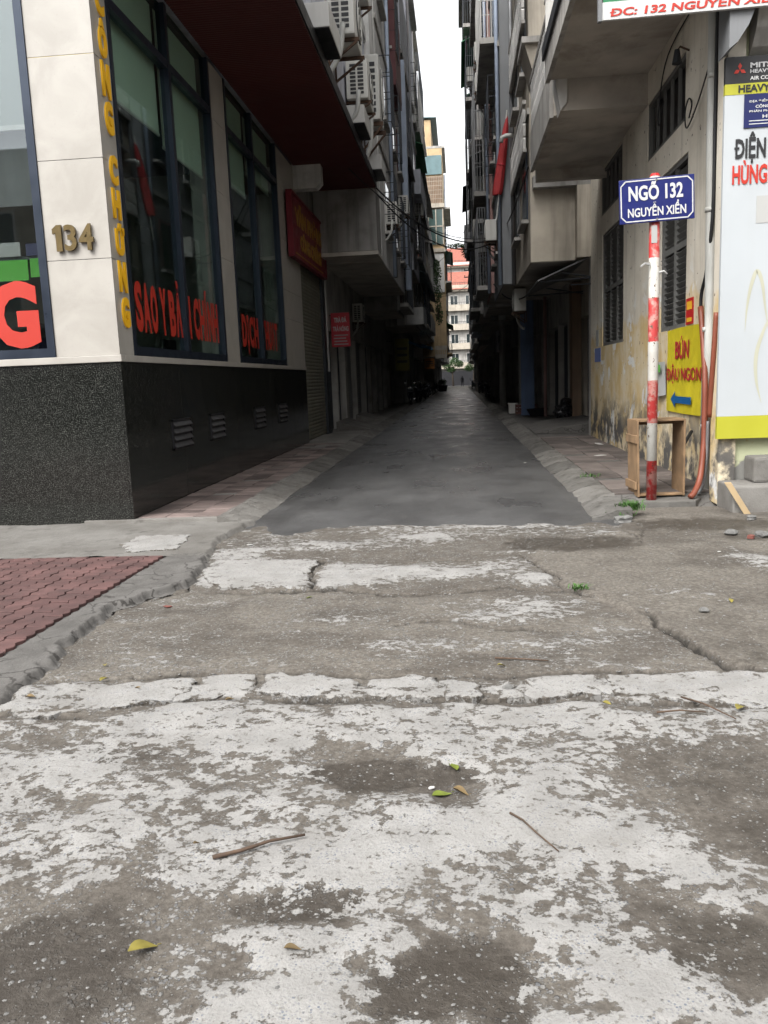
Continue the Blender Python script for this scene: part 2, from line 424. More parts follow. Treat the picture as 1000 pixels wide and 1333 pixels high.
class MB:
    """collects faces in world coordinates; build() links them as one mesh object"""
    def __init__(s):
        s.v, s.f = [], []
    def add(s, vs, fs):
        n = len(s.v)
        s.v += [tuple(p) for p in vs]
        s.f += [tuple(i+n for i in f) for f in fs]
        return s
    def box(s, x0, x1, y0, y1, z0, z1):
        if x0 > x1: x0, x1 = x1, x0
        if y0 > y1: y0, y1 = y1, y0
        return s.add([(x0, y0, z0), (x1, y0, z0), (x1, y1, z0), (x0, y1, z0), (x0, y0, z1), (x1, y0, z1), (x1, y1, z1), (x0, y1, z1)],
                     [(0, 3, 2, 1), (4, 5, 6, 7), (0, 1, 5, 4), (1, 2, 6, 5), (2, 3, 7, 6), (3, 0, 4, 7)])
    def obox(s, c, ax, ay, az):
        """oriented box: centre and three half-axis vectors"""
        c, ax, ay, az = Vector(c), Vector(ax), Vector(ay), Vector(az)
        vs = [c+i*ax+j*ay+k*az for k in (-1, 1) for i, j in ((-1, -1), (1, -1), (1, 1), (-1, 1))]
        return s.add(vs, [(0, 3, 2, 1), (4, 5, 6, 7), (0, 1, 5, 4), (1, 2, 6, 5), (2, 3, 7, 6), (3, 0, 4, 7)])
    def prism(s, pts, d):
        """polygon in 3D swept along vector d"""
        d = Vector(d); n = len(pts)
        a = [Vector(p) for p in pts]; b = [p+d for p in a]
        fs = [tuple(range(n-1, -1, -1)), tuple(range(n, 2*n))]
        fs += [(i, (i+1) % n, n+(i+1) % n, n+i) for i in range(n)]
        return s.add(a+b, fs)
    def tube(s, pts, r, n=8, r1=None):
        pts = [Vector(p) for p in pts]
        m = len(pts)
        base = len(s.v); ref = None
        for i, p in enumerate(pts):
            t = (pts[min(i+1, m-1)]-pts[max(i-1, 0)]).normalized()
            if ref is None:
                ref = t.orthogonal().normalized()
            ref = (ref-t*ref.dot(t)).normalized()
            b = t.cross(ref)
            rr = r if r1 is None else r+(r1-r)*i/max(1, m-1)
            for k in range(n):
                a = 2*math.pi*k/n
                s.v.append(tuple(p+rr*(math.cos(a)*ref+math.sin(a)*b)))
        for i in range(m-1):
            for k in range(n):
                s.f.append((base+i*n+k, base+i*n+(k+1) % n, base+(i+1)*n+(k+1) % n, base+(i+1)*n+k))
        s.f.append(tuple(base+k for k in range(n-1, -1, -1)))
        s.f.append(tuple(base+(m-1)*n+k for k in range(n)))
        return s
    def build(s, name, m, parent=None, smooth=False, bevel=0., kind=None):
        off = Vector(root_of(parent).location) if parent else Vector((0, 0, 0))
        me = bpy.data.meshes.new(name)
        me.from_pydata([(p[0]-off.x, p[1]-off.y, p[2]-off.z) for p in s.v], [], s.f)
        if bevel:
            bm = bmesh.new(); bm.from_mesh(me)
            bmesh.ops.bevel(bm, geom=list(bm.edges), offset=bevel, segments=2, affect='EDGES', profile=.6)
            bm.to_mesh(me); bm.free()
        if smooth:
            for p in me.polygons: p.use_smooth = True
        me.materials.append(MATS[m])
        o = bpy.data.objects.new(name, me)
        col.objects.link(o)
        o.parent = parent
        if kind: o['kind'] = kind
        return o

def box(name, m, parent, x0, x1, y0, y1, z0, z1, bevel=0., kind=None):
    return MB().box(x0, x1, y0, y1, z0, z1).build(name, m, parent, bevel=bevel, kind=kind)

def tag(o, label=None, cat=None, group=None, kind=None):
    for k, v in (('label', label), ('category', cat), ('group', group), ('kind', kind)):
        if v: o[k] = v
    return o

def empty(name, loc, label=None, cat=None, group=None, rz=0., kind=None):
    o = bpy.data.objects.new(name, None)
    o.empty_display_size = .2
    o.location = loc
    o.rotation_euler.z = rz
    col.objects.link(o)
    return tag(o, label, cat, group, kind)

def piece(name, mesh, parent, loc, rz=0., rx=0., ry=0.):
    """one alike piece sharing mesh data; loc in world coordinates"""
    o = bpy.data.objects.new(name, mesh)
    col.objects.link(o)
    o.parent = parent
    off = Vector(root_of(parent).location) if parent else Vector((0, 0, 0))
    o.location = Vector(loc)-off
    o.rotation_euler = (rx, ry, rz)
    return o

def mesh_of(mb, m, bevel=0., smooth=False):
    me = bpy.data.meshes.new('piece')
    me.from_pydata(mb.v, [], mb.f)
    if bevel:
        bm = bmesh.new(); bm.from_mesh(me)
        bmesh.ops.bevel(bm, geom=list(bm.edges), offset=bevel, segments=1, affect='EDGES')
        bm.to_mesh(me); bm.free()
    if smooth:
        for p in me.polygons: p.use_smooth = True
    me.materials.append(MATS[m])
    return me

def copy_tree(o, parent=None):
    c = o.copy(); col.objects.link(c); c.parent = parent
    for ch in o.children: copy_tree(ch, c)
    return c

def text(body, O, right, up, wid, hei, m, parent, name='lettering', depth=.004, bold=0., space=1.):
    """flat or raised lettering fitted to a box: O lower-left corner, right and up unit vectors"""
    stroke = body.startswith('Đ')          # the bar of a leading Đ is added as its own stroke
    if stroke: body = 'D'+body[1:]
    cu = bpy.data.curves.new('t', 'FONT')
    cu.body = body; cu.size = 1.; cu.extrude = .05; cu.offset = bold; cu.align_x = 'CENTER'
    cu.space_character = space; cu.resolution_u = 3; cu.space_line = .95
    ob = bpy.data.objects.new('t', cu)
    me = bpy.data.meshes.new_from_object(ob)
    bpy.data.objects.remove(ob)
    co = np.empty(len(me.vertices)*3); me.vertices.foreach_get('co', co); co = co.reshape(-1, 3)
    lo, hi = co.min(0), co.max(0)
    u = (co-lo)/np.maximum(hi-lo, 1e-6)
    right, up = np.array(right, float), np.array(up, float)
    nor = np.cross(right, up)
    off = np.array(root_of(parent).location) if parent else np.zeros(3)
    p = np.array(O)-off+u[:, :1]*wid*right+u[:, 1:2]*hei*up+u[:, 2:]*depth*nor
    me.vertices.foreach_set('co', p.ravel()); me.update()
    if stroke:
        cap = min(hei, hei*.72/max(1e-6, float(hi[1]-lo[1]))) if float(hi[1]-lo[1]) > .8 else hei
        zb = hei*max(0., (0.-float(lo[1]))/float(hi[1]-lo[1]))
        k = wid/float(hi[0]-lo[0])
        bm = bmesh.new(); bm.from_mesh(me)
        O_ = np.array(O)-off
        q = [O_+right*a+up*(zb+cap*b)+nor*depth*1.02 for a, b in ((-.09*k, .44), (.30*k, .44), (.30*k, .56), (-.09*k, .56))]
        bm.faces.new([bm.verts.new(v) for v in q]); bm.to_mesh(me); bm.free()
    me.materials.clear(); me.materials.append(MATS[m])
    o = bpy.data.objects.new(name, me); col.objects.link(o); o.parent = parent
    return o

_lat = {}
def vnoise(x, y, seed):
    if seed not in _lat:
        _lat[seed] = np.random.RandomState(seed).rand(256, 256)
    L = _lat[seed]
    xi, yi = np.floor(x).astype(int), np.floor(y).astype(int)
    fx, fy = x-xi, y-yi
    fx, fy = fx*fx*(3-2*fx), fy*fy*(3-2*fy)
    a, b, c, d = L[xi % 256, yi % 256], L[(xi+1) % 256, yi % 256], L[xi % 256, (yi+1) % 256], L[(xi+1) % 256, (yi+1) % 256]
    return (a*(1-fx)+b*fx)*(1-fy)+(c*(1-fx)+d*fx)*fy
def fbm(x, y, scale, seed, oct=5):
    t, a, n = 0, 1., 0
    for i in range(oct):
        t = t+a*vnoise(x*scale*2**i+17.3*i, y*scale*2**i+9.1*i, seed+i); n += a; a *= .5
    return t/n
def dist_line(X, Y, pts):
    d = np.full(X.shape, 9.)
    for (x0, y0), (x1, y1) in zip(pts[:-1], pts[1:]):
        dx, dy = x1-x0, y1-y0
        t = np.clip(((X-x0)*dx+(Y-y0)*dy)/(dx*dx+dy*dy), 0, 1)
        d = np.minimum(d, np.hypot(X-x0-t*dx, Y-y0-t*dy))
    return d
def sstep(v, a, b):
    t = np.clip((v-a)/(b-a), 0, 1)
    return t*t*(3-2*t)

# ------------------------------------------------------------------ ground
BLOBS = [(-1.14, 1.99, 0.26, 0.19, -1.0), (-1.12, 1.79, 0.24, 0.12, -1.1), (-0.89, 2.04, 0.13, 0.13, -0.5), (-0.6, 2.19, 0.31, 0.08, -0.9), (-1.04, 2.37, 0.23, 0.16, -0.45), (-0.64, 1.95, 0.1, 0.06, -0.8), (-1.48, 2.47, 0.16, 0.19, -0.35), (-1.34, 3.13, 0.24, 0.2, -0.7), (-0.89, 2.95, 0.17, 0.11, -0.65), (-0.43, 3.1, 0.17, 0.17, -1.1), (-0.26, 2.97, 0.18, 0.12, -1.1), (-0.07, 2.93, 0.13, 0.14, -1.3), (-0.54, 3.24, 0.1, 0.09, -0.9), (-0.3, 1.97, 0.04, 0.04, -0.5), (-1.94, 3.27, 0.25, 0.14, -0.7), (-0.03, 1.89, 0.21, 0.16, -1.3), (0.15, 1.99, 0.1, 0.07, -0.7), (0.93, 3.06, 0.35, 0.28, -1.0), (0.93, 2.63, 0.13, 0.35, -1.0), (0.71, 2.99, 0.14, 0.18, -0.6), (0.67, 2.09, 0.19, 0.15, -1.1), (0.7, 1.92, 0.06, 0.09, -1.0), (0.4, 2.3, 0.19, 0.12, -0.55), (-0.05, 2.26, 0.17, 0.14, -0.45), (0.31, 1.9, 0.11, 0.04, -0.6), (0.47, 1.79, 0.04, 0.04, -0.7), (0.13, 2.44, 0.07, 0.1, -0.5), (-0.93, 2.67, 0.17, 0.08, -0.4), (-1.48, 2.77, 0.15, 0.1, -0.4), (0.29, 3.28, 0.19, 0.11, -0.4), (0.01, 1.82, 0.11, 0.08, -0.6), (-0.66, 2.44, 0.15, 0.09, -0.35), (-1.09, 2.18, 0.14, 0.09, -0.6), (-1.35, 2.14, 0.14, 0.11, -0.5), (-1.32, 2.59, 0.25, 0.13, 0.25), (0.08, 2.7, 0.29, 0.21, 0.35), (-0.41, 1.83, 0.21, 0.1, 0.5), (0.45, 1.95, 0.11, 0.1, 0.45), (-0.4, 2.45, 0.17, 0.13, 0.3), (-1.58, 3.02, 0.19, 0.13, 0.3), (-0.95, 3.31, 0.3, 0.12, 0.3), (-0.29, 3.39, 0.2, 0.1, 0.2), (0.63, 2.61, 0.15, 0.14, 0.25), (0.42, 2.55, 0.15, 0.09, 0.3), (0.54, 5.41, 0.54, 0.28, 0.85), (-0.2, 4.61, 0.37, 0.13, 0.7), (0.37, 4.59, 0.26, 0.1, 0.6), (0.62, 4.24, 0.43, 0.11, 0.75), (0.17, 5.14, 0.29, 0.14, 0.4), (-0.93, 5.2, 0.31, 0.14, 0.25), (-0.48, 4.69, 0.14, 0.12, 0.45), (-1.61, 4.44, 0.27, 0.11, 0.2), (-1.55, 6.51, 0.54, 0.36, 1.0), (-1.03, 6.23, 0.36, 0.25, 0.7), (-1.95, 7.16, 0.25, 0.27, 0.9), (-1.17, 7.57, 0.4, 0.22, 0.8), (-0.31, 7.89, 0.52, 0.2, 0.9), (-0.63, 6.37, 0.37, 0.24, 0.7), (0.1, 6.45, 0.59, 0.21, 0.5), (0.55, 6.15, 0.17, 0.15, 0.9), (0.58, 7.1, 0.45, 0.1, 0.8), (1.43, 7.87, 0.28, 0.16, 0.9), (0.29, 8.31, 0.75, 0.13, 0.6), (0.95, 7.45, 0.63, 0.35, -0.9), (-0.02, 6.98, 0.52, 0.31, -0.3), (-1.19, 6.5, 0.09, 0.28, -1.0), (2.29, 6.59, 0.17, 0.32, 1.0), (1.54, 5.64, 0.25, 0.16, 0.5), (0.87, 4.79, 0.17, 0.15, 0.3), (2.34, 7.84, 0.4, 0.23, 0.4), (2.22, 6.82, 0.23, 0.23, 0.2)]
CRACKS = [([(-1.98, 5.97), (-1.56, 5.87), (-0.93, 5.92), (-0.46, 5.8), (-0.13, 5.82), (0.31, 5.93), (0.74, 5.85), (0.96, 5.57), (1.16, 5.09), (1.23, 4.63), (1.36, 4.24), (1.48, 4.04), (2.6, 3.2)], .030),
 ([(-2.6, 3.5), (-2.14, 3.56), (-1.78, 3.61), (-1.43, 3.8), (-1.05, 3.82), (-0.55, 3.79), (-0.14, 3.78), (0.26, 3.76), (0.62, 3.75), (1.01, 3.65), (1.35, 3.68), (2.4, 3.6)], .024),
 ([(-2.25, 3.99), (-1.52, 4.19), (-1.14, 4.2), (-0.85, 4.2), (-0.47, 4.16), (-0.03, 4.13), (0.37, 4.12), (0.88, 4.16), (1.28, 4.1)], .03),
 ([(-0.5, 5.0), (-0.12, 5.15), (0.16, 4.94), (0.71, 4.87)], .012),
 ([(-2.42, 7.93), (-2.22, 6.77), (-2.12, 5.98), (-2.34, 5.76), (-2.45, 5.46), (-2.46, 5.0), (-2.42, 4.61), (-2.31, 4.2), (-2.32, 3.97), (-2.3, 3.71), (-2.4, 3.0)], .022),
 ([(0.5, 6.98), (0.68, 6.26), (0.74, 5.85)], .012), ([(1.59, 7.93), (1.59, 7.36), (1.73, 8.11)], .014),
 ([(-1.2, 6.9), (-1.22, 6.4), (-1.1, 5.95)], .02), ([(-0.55, 6.8), (.3, 6.9), (.5, 6.98)], .01)]

def lin(a, b, d):
    return np.linspace(a, b, int(round((b-a)/d))+1)
gx = np.concatenate([lin(-2.75, 2.3, .0155), lin(2.32, 9., .05)])
gy = np.concatenate([lin(.4, 1.58, .04), lin(1.6, 4.6, .0155), lin(4.62, 9.3, .022)])
X, Y = np.meshgrid(gx, gy)
wob = (fbm(X, Y, 2.2, 5, 5)-.5)
wx, wy = (fbm(X, Y, 4., 30, 4)-.5)*.22, (fbm(X, Y, 4., 60, 4)-.5)*.22
Xw, Yw = X+wx, Y+wy
near = sstep(Yw, 4.02, 3.85)
mid = sstep(Yw, 3.9, 4.1)*sstep(Yw, 6.0, 5.8)
top = sstep(Yw, 5.8, 6.0)
rb = np.interp(Y, [0, 3.2, 4.04, 4.63, 5.57, 5.85, 6.3, 7., 7.9, 8.4, 9.3], [3.2, 2.6, 1.48, 1.23, .96, .74, .68, .5, 1.35, 1.6, 1.7])
right = sstep(Xw-rb, -.02, .06)
film = .27*near-.55*mid-.34*top
film = film*(1-right)+(-.75)*right
for cx, cy, rx, ry, a in BLOBS:
    q = ((Xw-cx)/(rx*1.05))**2+((Yw-cy)/(ry*1.05))**2
    film = film+a*(.85 if a < 0 else 1.)*np.exp(-(q*.9)**1.2)
film = film+wob*.9+(mid+top)*(1-right)*1.1*(fbm(X*.8, Y*2.6, 1.5, 330, 5)-.5)
for pts_, wd_ in CRACKS:
    film = film-.85*np.exp(-(dist_line(Xw, Yw, pts_)/(.028+wd_))**2)
wet = np.zeros_like(X)
for cx, cy, rx, ry, a in [(-1.14, 1.9, .3, .26, .9), (-.03, 1.88, .22, .17, .95), (.72, 2.06, .2, .17, .9), (-.3, 3.0, .36, .13, .95), (.95, 3.0, .38, .26, .55), (.95, 2.6, .14, .35, .55), (-.5, 2.2, .22, .07, .8), (.95, 7.45, .6, .33, 1.0), (1.0, 4.9, .5, .5, .25), (2.4, 8.2, .8, .4, .8), (2.6, 7.5, .4, .3, .6), (1.5, 4.3, .3, .4, .5), (1.4, 3.7, .3, .14, .6), (-1.34, 3.1, .2, .15, .5), (1.3, 6.8, .3, .3, .4), (-.1, 5.0, .8, .14, .2)]:
    wet = np.maximum(wet, a*np.exp(-((((Xw-cx)/rx)**2+((Yw-cy)/ry)**2)*.8)**1.6))
crack = np.zeros_like(X)
Xc, Yc = X+(fbm(X, Y, 7., 90, 4)-.5)*.14, Y+(fbm(X, Y, 7., 120, 4)-.5)*.14
for pts, wd in CRACKS:
    wl = wd*(.35+1.3*vnoise(X*5, Y*5, 77))
    crack = np.maximum(crack, sstep(dist_line(Xc, Yc, pts), wl, wl*.45)*sstep(vnoise(X*3., Y*3., 78), .12, .3))
pit = np.exp(-(((Xw+.12)/.24)**2+((Yw-2.95)/.12)**2))
Z = (fbm(X, Y, .8, 200, 4)-.5)*.045+(fbm(X, Y, 6., 210, 5)-.5)*.016
Z += .008*np.tanh(film*3)-.030*crack-.022*pit-.014*mid*(1-right)+.012*right
Z += (fbm(X, Y, 30., 230, 3)-.5)*.006*(1-.6*near)
Z += np.where(X > 2.3, 0, 0)
Z = Z*sstep(Y, 9.3, 8.9)*sstep(Y, .4, .9)-.012
dust = right*.85*sstep(fbm(X, Y*1.3, 1.5, 300, 5), .36, .60)+mid*(1-right)*.8*sstep(fbm(X, Y*2, 1.6, 310, 5), .42, .62)
nx, ny = len(gx), len(gy)
idx = np.arange(nx*ny).reshape(ny, nx)
quads = np.stack([idx[:-1, :-1], idx[:-1, 1:], idx[1:, 1:], idx[1:, :-1]], -1).reshape(-1, 4)
me = bpy.data.meshes.new('ground')
me.vertices.add(nx*ny)
me.vertices.foreach_set('co', np.stack([X, Y, Z], -1).astype(np.float32).ravel())
me.loops.add(len(quads)*4); me.loops.foreach_set('vertex_index', quads.astype(np.int32).ravel())
me.polygons.add(len(quads)); me.polygons.foreach_set('loop_start', np.arange(0, len(quads)*4, 4, dtype=np.int32))
me.update(calc_edges=True)
for nm, arr in (('film', film), ('wet', wet), ('crack', crack), ('smoothness', right*1.), ('dust', dust*.85)):
    a = me.attributes.new(nm, 'FLOAT', 'POINT'); a.data.foreach_set('value', arr.astype(np.float32).ravel())
me.polygons.foreach_set('use_smooth', np.ones(len(quads), bool))
me.materials.append(MATS['worn_ground'])
ground = bpy.data.objects.new('ground', me); col.objects.link(ground)
tag(ground, 'worn pale concrete and mud ground across the alley mouth', kind='structure')
def gz(x, y):
    i = int(np.clip(np.searchsorted(gx, x), 0, nx-1)); j = int(np.clip(np.searchsorted(gy, y), 0, ny-1))
    return float(Z[j, i])

# far ground sheet reaching the horizon (just below everything)
tag(MB().add([(-600, -600, -.09), (600, -600, -.09), (600, 900, -.09), (-600, 900, -.09)], [(0, 1, 2, 3)]).build('terrain', 'cement_dark'), 'flat grey ground reaching to the horizon', kind='structure')

# pale concrete slabs let into the apron
SLABS = [[(-2.13, 3.56), (-2.18, 3.91), (-1.44, 4.07), (-1.38, 4.04), (-1.46, 3.78), (-1.86, 3.61)],
 [(-1.44, 3.79), (-1.36, 4.09), (-1.12, 4.14), (-1.10, 3.95), (-1.18, 3.86), (-1.31, 3.81)],
 [(-1.07, 3.88), (-1.04, 4.12), (-0.87, 4.11), (-0.77, 4.09), (-0.6, 4.03), (-0.53, 3.9), (-0.57, 3.8), (-0.85, 3.83)],
 [(-0.48, 4.05), (-0.15, 4.1), (-0.14, 3.8), (-0.46, 3.8)],
 [(-0.10, 3.99), (0.07, 3.94), (0.05, 3.8), (-0.10, 3.8)],
 [(0.12, 3.91), (0.2, 4.02), (0.27, 3.95), (0.25, 3.8), (0.17, 3.75)],
 [(0.31, 3.98), (0.64, 4.03), (0.61, 3.79), (0.31, 3.77)],
 [(0.69, 4.03), (1.71, 4.08), (2.0, 3.9), (1.9, 3.62), (1.4, 3.6), (0.69, 3.77)],
 [(-2.17, 6.57), (-2.14, 6.98), (-1.73, 6.97), (-1.25, 6.89), (-1.24, 6.35), (-1.23, 6.02), (-1.7, 5.99), (-1.94, 6.08)],
 [(-3.29, 7.64), (-3.26, 8.06), (-2.76, 8.04), (-2.66, 7.3), (-3.08, 7.28)]]
def slab_mesh(pts, z0, th, seed):
    rnd = random.Random(seed)
    ring = []
    n = len(pts)
    for i in range(n):
        a, b = Vector(pts[i]), Vector(pts[(i+1) % n])
        k = max(2, int((b-a).length/.02))
        nv = Vector((-(b-a).y, (b-a).x)).normalized()
        for j in range(k):
            t = j/k
            p = a.lerp(b, t)
            d = (float(vnoise(np.array(p.x*11), np.array(p.y*11), 400+seed))-.60)*.085+(float(vnoise(np.array(p.x*40), np.array(p.y*40), 410+seed))-.5)*.018
            ring.append(p+nv*d)
    c = sum(ring, Vector((0, 0)))/len(ring)
    mb = MB()
    m = len(ring)
    vs = [(p.x, p.y, z0-.05) for p in ring]
    vs += [(p.x, p.y, z0+th-.004) for p in ring]
    fr = [1-.02/max(.05, (p-c).length) for p in ring]
    vs += [(c.x+(p.x-c.x)*k, c.y+(p.y-c.y)*k, z0+th) for p, k in zip(ring, fr)]
    fs = [(i, (i+1) % m, m+(i+1) % m, m+i) for i in range(m)]+[(m+i, m+(i+1) % m, 2*m+(i+1) % m, 2*m+i) for i in range(m)]
    # inner fan with a slightly uneven middle
    vs.append((c.x, c.y, z0+th+rnd.uniform(-.003, .004)))
    fs += [(2*m+i, 2*m+(i+1) % m, 3*m) for i in range(m)]
    return mb.add(vs, fs)
for i, pts in enumerate(SLABS):
    pts = pts[::-1]
    cx = sum(p[0] for p in pts)/len(pts); cy = sum(p[1] for p in pts)/len(pts)
    so = slab_mesh(pts, gz(cx, cy) if i != 9 else .027, .007, i).build('slab', 'worn_ground', ground)
    nv = len(so.data.vertices); m = (nv-1)//3
    a = so.data.attributes.new('film', 'FLOAT', 'POINT')
    a.data.foreach_set('value', np.array([-.25]*m+[-.05]*m+[.35]*m+[1.1], dtype=np.float32))

# ------------------------------------------------------------------ street pavement at the left: red interlocking pavers, cement margins
KX = -2.66
pave = empty('pavement', (-4, 6, 0), kind='structure')
tag(pave, 'street pavement at the left with red interlocking pavers and cement margins')
def rough_sheet(outline_fn, x0, x1, y0, y1, d, zfn, name, m, parent):
    """dense sheet with uneven surface; outline_fn(x, y) > 0 keeps a cell"""
    xs, ys = lin(x0, x1, d), lin(y0, y1, d)
    A, B = np.meshgrid(xs, ys)
    Zz = zfn(A, B)
    keep = outline_fn(A, B) > 0
    n = len(xs)
    mb = MB()
    mb.v = [tuple(p) for p in np.stack([A, B, Zz], -1).reshape(-1, 3)]
    K = keep[:-1, :-1] & keep[1:, :-1] & keep[:-1, 1:] & keep[1:, 1:]
    for j, i in zip(*np.nonzero(K)):
        mb.f.append((j*n+i, j*n+i+1, (j+1)*n+i+1, (j+1)*n+i))
    return mb.build(name, m, parent, smooth=True)
def edge_x(Yv):
    return np.interp(Yv, [0, 2, 3.0, 3.71, 3.97, 4.2, 4.61, 5.0, 5.46, 5.76, 5.98, 6.77, 7.93, 8.5, 9.], [-2.5, -2.45, -2.4, -2.3, -2.32, -2.31, -2.42, -2.46, -2.45, -2.34, -2.16, -2.24, -2.42, -2.3, -2.3])
def ragged(A, B):
    return edge_x(B)+(fbm(A, B, 4., 500, 5)-.5)*.20+(fbm(A, B, 16., 560, 3)-.5)*.07
def margin_z(A, B):
    e = ragged(A, B)
    t = sstep(e-A, -.02, .025)
    return -.034+.056*t+(fbm(A, B, 3., 520, 5)-.5)*.026*t+(fbm(A, B, 20., 540, 3)-.5)*.008+.02*sstep(B, 7.6, 8.8)
rough_sheet(lambda A, B: np.where((A < ragged(A, B)+.06) & (A > KX) & (B < 7.2), 1., -1.), KX, -2.0, .5, 7.2, .014, margin_z, 'cement_margin', 'cement_dark', pave)
rough_sheet(lambda A, B: np.where((A < ragged(A, B)+.07), 1., -1.), -9.5, -2.1, 7.08, 8.84, .022, margin_z, 'cement_strip', 'cement', pave)
box('paver_bed', 'cement_dark', pave, -16, KX, -8, 7.08, -.08, .003)
# one interlocking paver: wavy long sides
PW, PL = .138, .24
def paver_mesh(var):
    rnd = random.Random(var)
    n = 12
    gap = .010
    prof = [.013*math.sin(4*math.pi*i/n) for i in range(n+1)]
    lo = [(-PL/2+gap/2+(PL-gap)*i/n, -PW/2+gap/2+prof[i]) for i in range(n+1)]
    hi = [(-PL/2+gap/2+(PL-gap)*i/n, PW/2-gap/2+prof[i]) for i in range(n+1)]
    ring = lo+hi[::-1]
    m = len(ring)
    ring = [(-y, x) for x, y in ring]          # long wavy sides run along the alley
    vs = [(x, y, -.03) for x, y in ring]+[(x, y, -.004) for x, y in ring]+[(x*.965, y*.93, rnd.uniform(-.0006, .0006)) for x, y in ring]
    fs = [(i, (i+1) % m, m+(i+1) % m, m+i) for i in range(m)]+[(m+i, m+(i+1) % m, 2*m+(i+1) % m, 2*m+i) for i in range(m)]
    fs += [(2*m+i, 2*m+i+1, 3*m-2-i, 3*m-1-i) for i in range(n)]
    return MB().add(vs, fs)
pms = [mesh_of(paver_mesh(k), 'paver_red') for k in range(4)]
rnd = random.Random(3)
rest = MB()
for r in range(0, 49):
    x = KX-.02-PW/2-r*PW
    if r % 2 and r < 14:
        hp = piece('paver', pms[r % 4], pave, (x, 7.02, .026)); hp.scale.y = .5
    for c_ in range(0, 30):
        y = 6.96-c_*PL-(.5*PL if r % 2 else 0)
        # the photograph shows the wedge between the margin and this line
        vis = y > 4.05 and x > -2.7-(y-4.1)*.62-.15
        zt = .026+rnd.uniform(-.003, .003)+.012*(fbm(np.array(x), np.array(y), 1.2, 700, 3)-.5)
        if vis:
            piece('paver', pms[rnd.randrange(4)], pave, (x, y, zt), rnd.uniform(-.012, .012), rnd.uniform(-.008, .008), rnd.uniform(-.008, .008))
        else:
            rest.add([(v.co.x+x, v.co.y+y, v.co.z+zt) for v in pms[0].vertices], [tuple(p.vertices) for p in pms[0].polygons])
rest.build('outer_pavers', 'paver_red', pave, kind='stuff')

# ------------------------------------------------------------------ alley road, kerbs, side pavements
rd = MB()
ys = list(lin(8.1, 20, .12))+list(lin(20.5, 60, .7))+list(lin(62, 170, 3.))
xs = lin(-2.42, 1.62, .1)
nxr = len(xs)
front = 8.20+(fbm(xs, xs*0+3, 2.2, 800, 5)-.5)*1.7
for j, y in enumerate(ys):
    for i, x in enumerate(xs):
        yy = max(y, front[i])
        bulge = .03*(1-((x+.45)/2.0)**2)
        z = .004-.045*max(0., 1-(yy-front[i])/.45)**1.5+bulge*min(1, max(0, (yy-8.2)/1.2))+.012*float(fbm(np.array(x), np.array(yy), .9, 810, 3)-.5)
        rd.v.append((x, yy, z if y >= front[i] else z-.0))
for j in range(len(ys)-1):
    for i in range(nxr-1):
        if max(ys[j+1], 0) <= min(front[i], front[i+1]): continue
        rd.f.append((j*nxr+i, j*nxr+i+1, (j+1)*nxr+i+1, (j+1)*nxr+i))
tag(rd.build('road', 'asphalt', smooth=True), 'dark asphalt of the narrow alley running between the houses', kind='structure')

def kerb_variant(prof, L, seed):
    """a cast kerb block along +Y with a worn, uneven slanted face"""
    rnd = random.Random(seed)
    n = 9
    mb = MB()
    m = len(prof)
    for j in range(n+1):
        y = .012+(L-.024)*j/n
        for k, (x, z) in enumerate(prof):
            e = .0065 if 0 < k < m-1 else 0.
            dz = rnd.uniform(-1, 1)*e*1.4-(.006 if j in (0, n) and 0 < k < m-1 else 0)
            mb.v.append((x+rnd.uniform(-1, 1)*e*1.6, y, z+dz))
    for j in range(n):
        for k in range(m-1):
            mb.f.append((j*m+k, j*m+k+1, (j+1)*m+k+1, (j+1)*m+k))
    mb.f.append(tuple(range(m-1, -1, -1))); mb.f.append(tuple(n*m+k for k in range(m)))
    return mb
PROF_L = [(-2.27, -.05), (-2.285, .008), (-2.36, .03), (-2.45, .058), (-2.53, .082), (-2.60, .098), (-2.66, .10), (-2.66, -.05)]
PROF_R = [(1.34, -.05), (1.345, .008), (1.42, .035), (1.50, .065), (1.58, .09), (1.65, .102), (1.74, .104), (1.74, -.05)]
for nm, prof, y0, lab in (('kerb', PROF_L, 8.72, 'sloping cement kerb along the left side of the alley'), ('kerb', PROF_R, 8.55, 'sloping cement kerb along the right side of the alley')):
    k = empty(nm, (prof[0][0], y0, 0), lab, None, kind='structure')
    flip = prof is PROF_R
    vars_ = []
    for q in range(4):
        mb = kerb_variant([(x-prof[0][0], z) for x, z in prof], 1.0, q+(10 if flip else 0))
        if not flip: mb.f = [f[::-1] for f in mb.f]
        vars_.append(mesh_of(mb, 'kerb_cement', smooth=False))
    rr = random.Random(21+flip)
    far = MB()
    for i in range(120):
        y = y0+i*1.0
        if i < 32:
            piece('kerb_block', vars_[rr.randrange(4)], k, (prof[0][0]+rr.uniform(-.012, .012), y, rr.uniform(-.006, .006)), rr.uniform(-.008, .008), 0, rr.uniform(-.01, .01))
        else:
            far.add([(v.co.x+prof[0][0], v.co.y+y, v.co.z) for v in vars_[i % 4].vertices], [tuple(p.vertices) for p in vars_[i % 4].polygons])
    far.build('far_kerb_blocks', 'kerb_cement', k, kind='stuff')

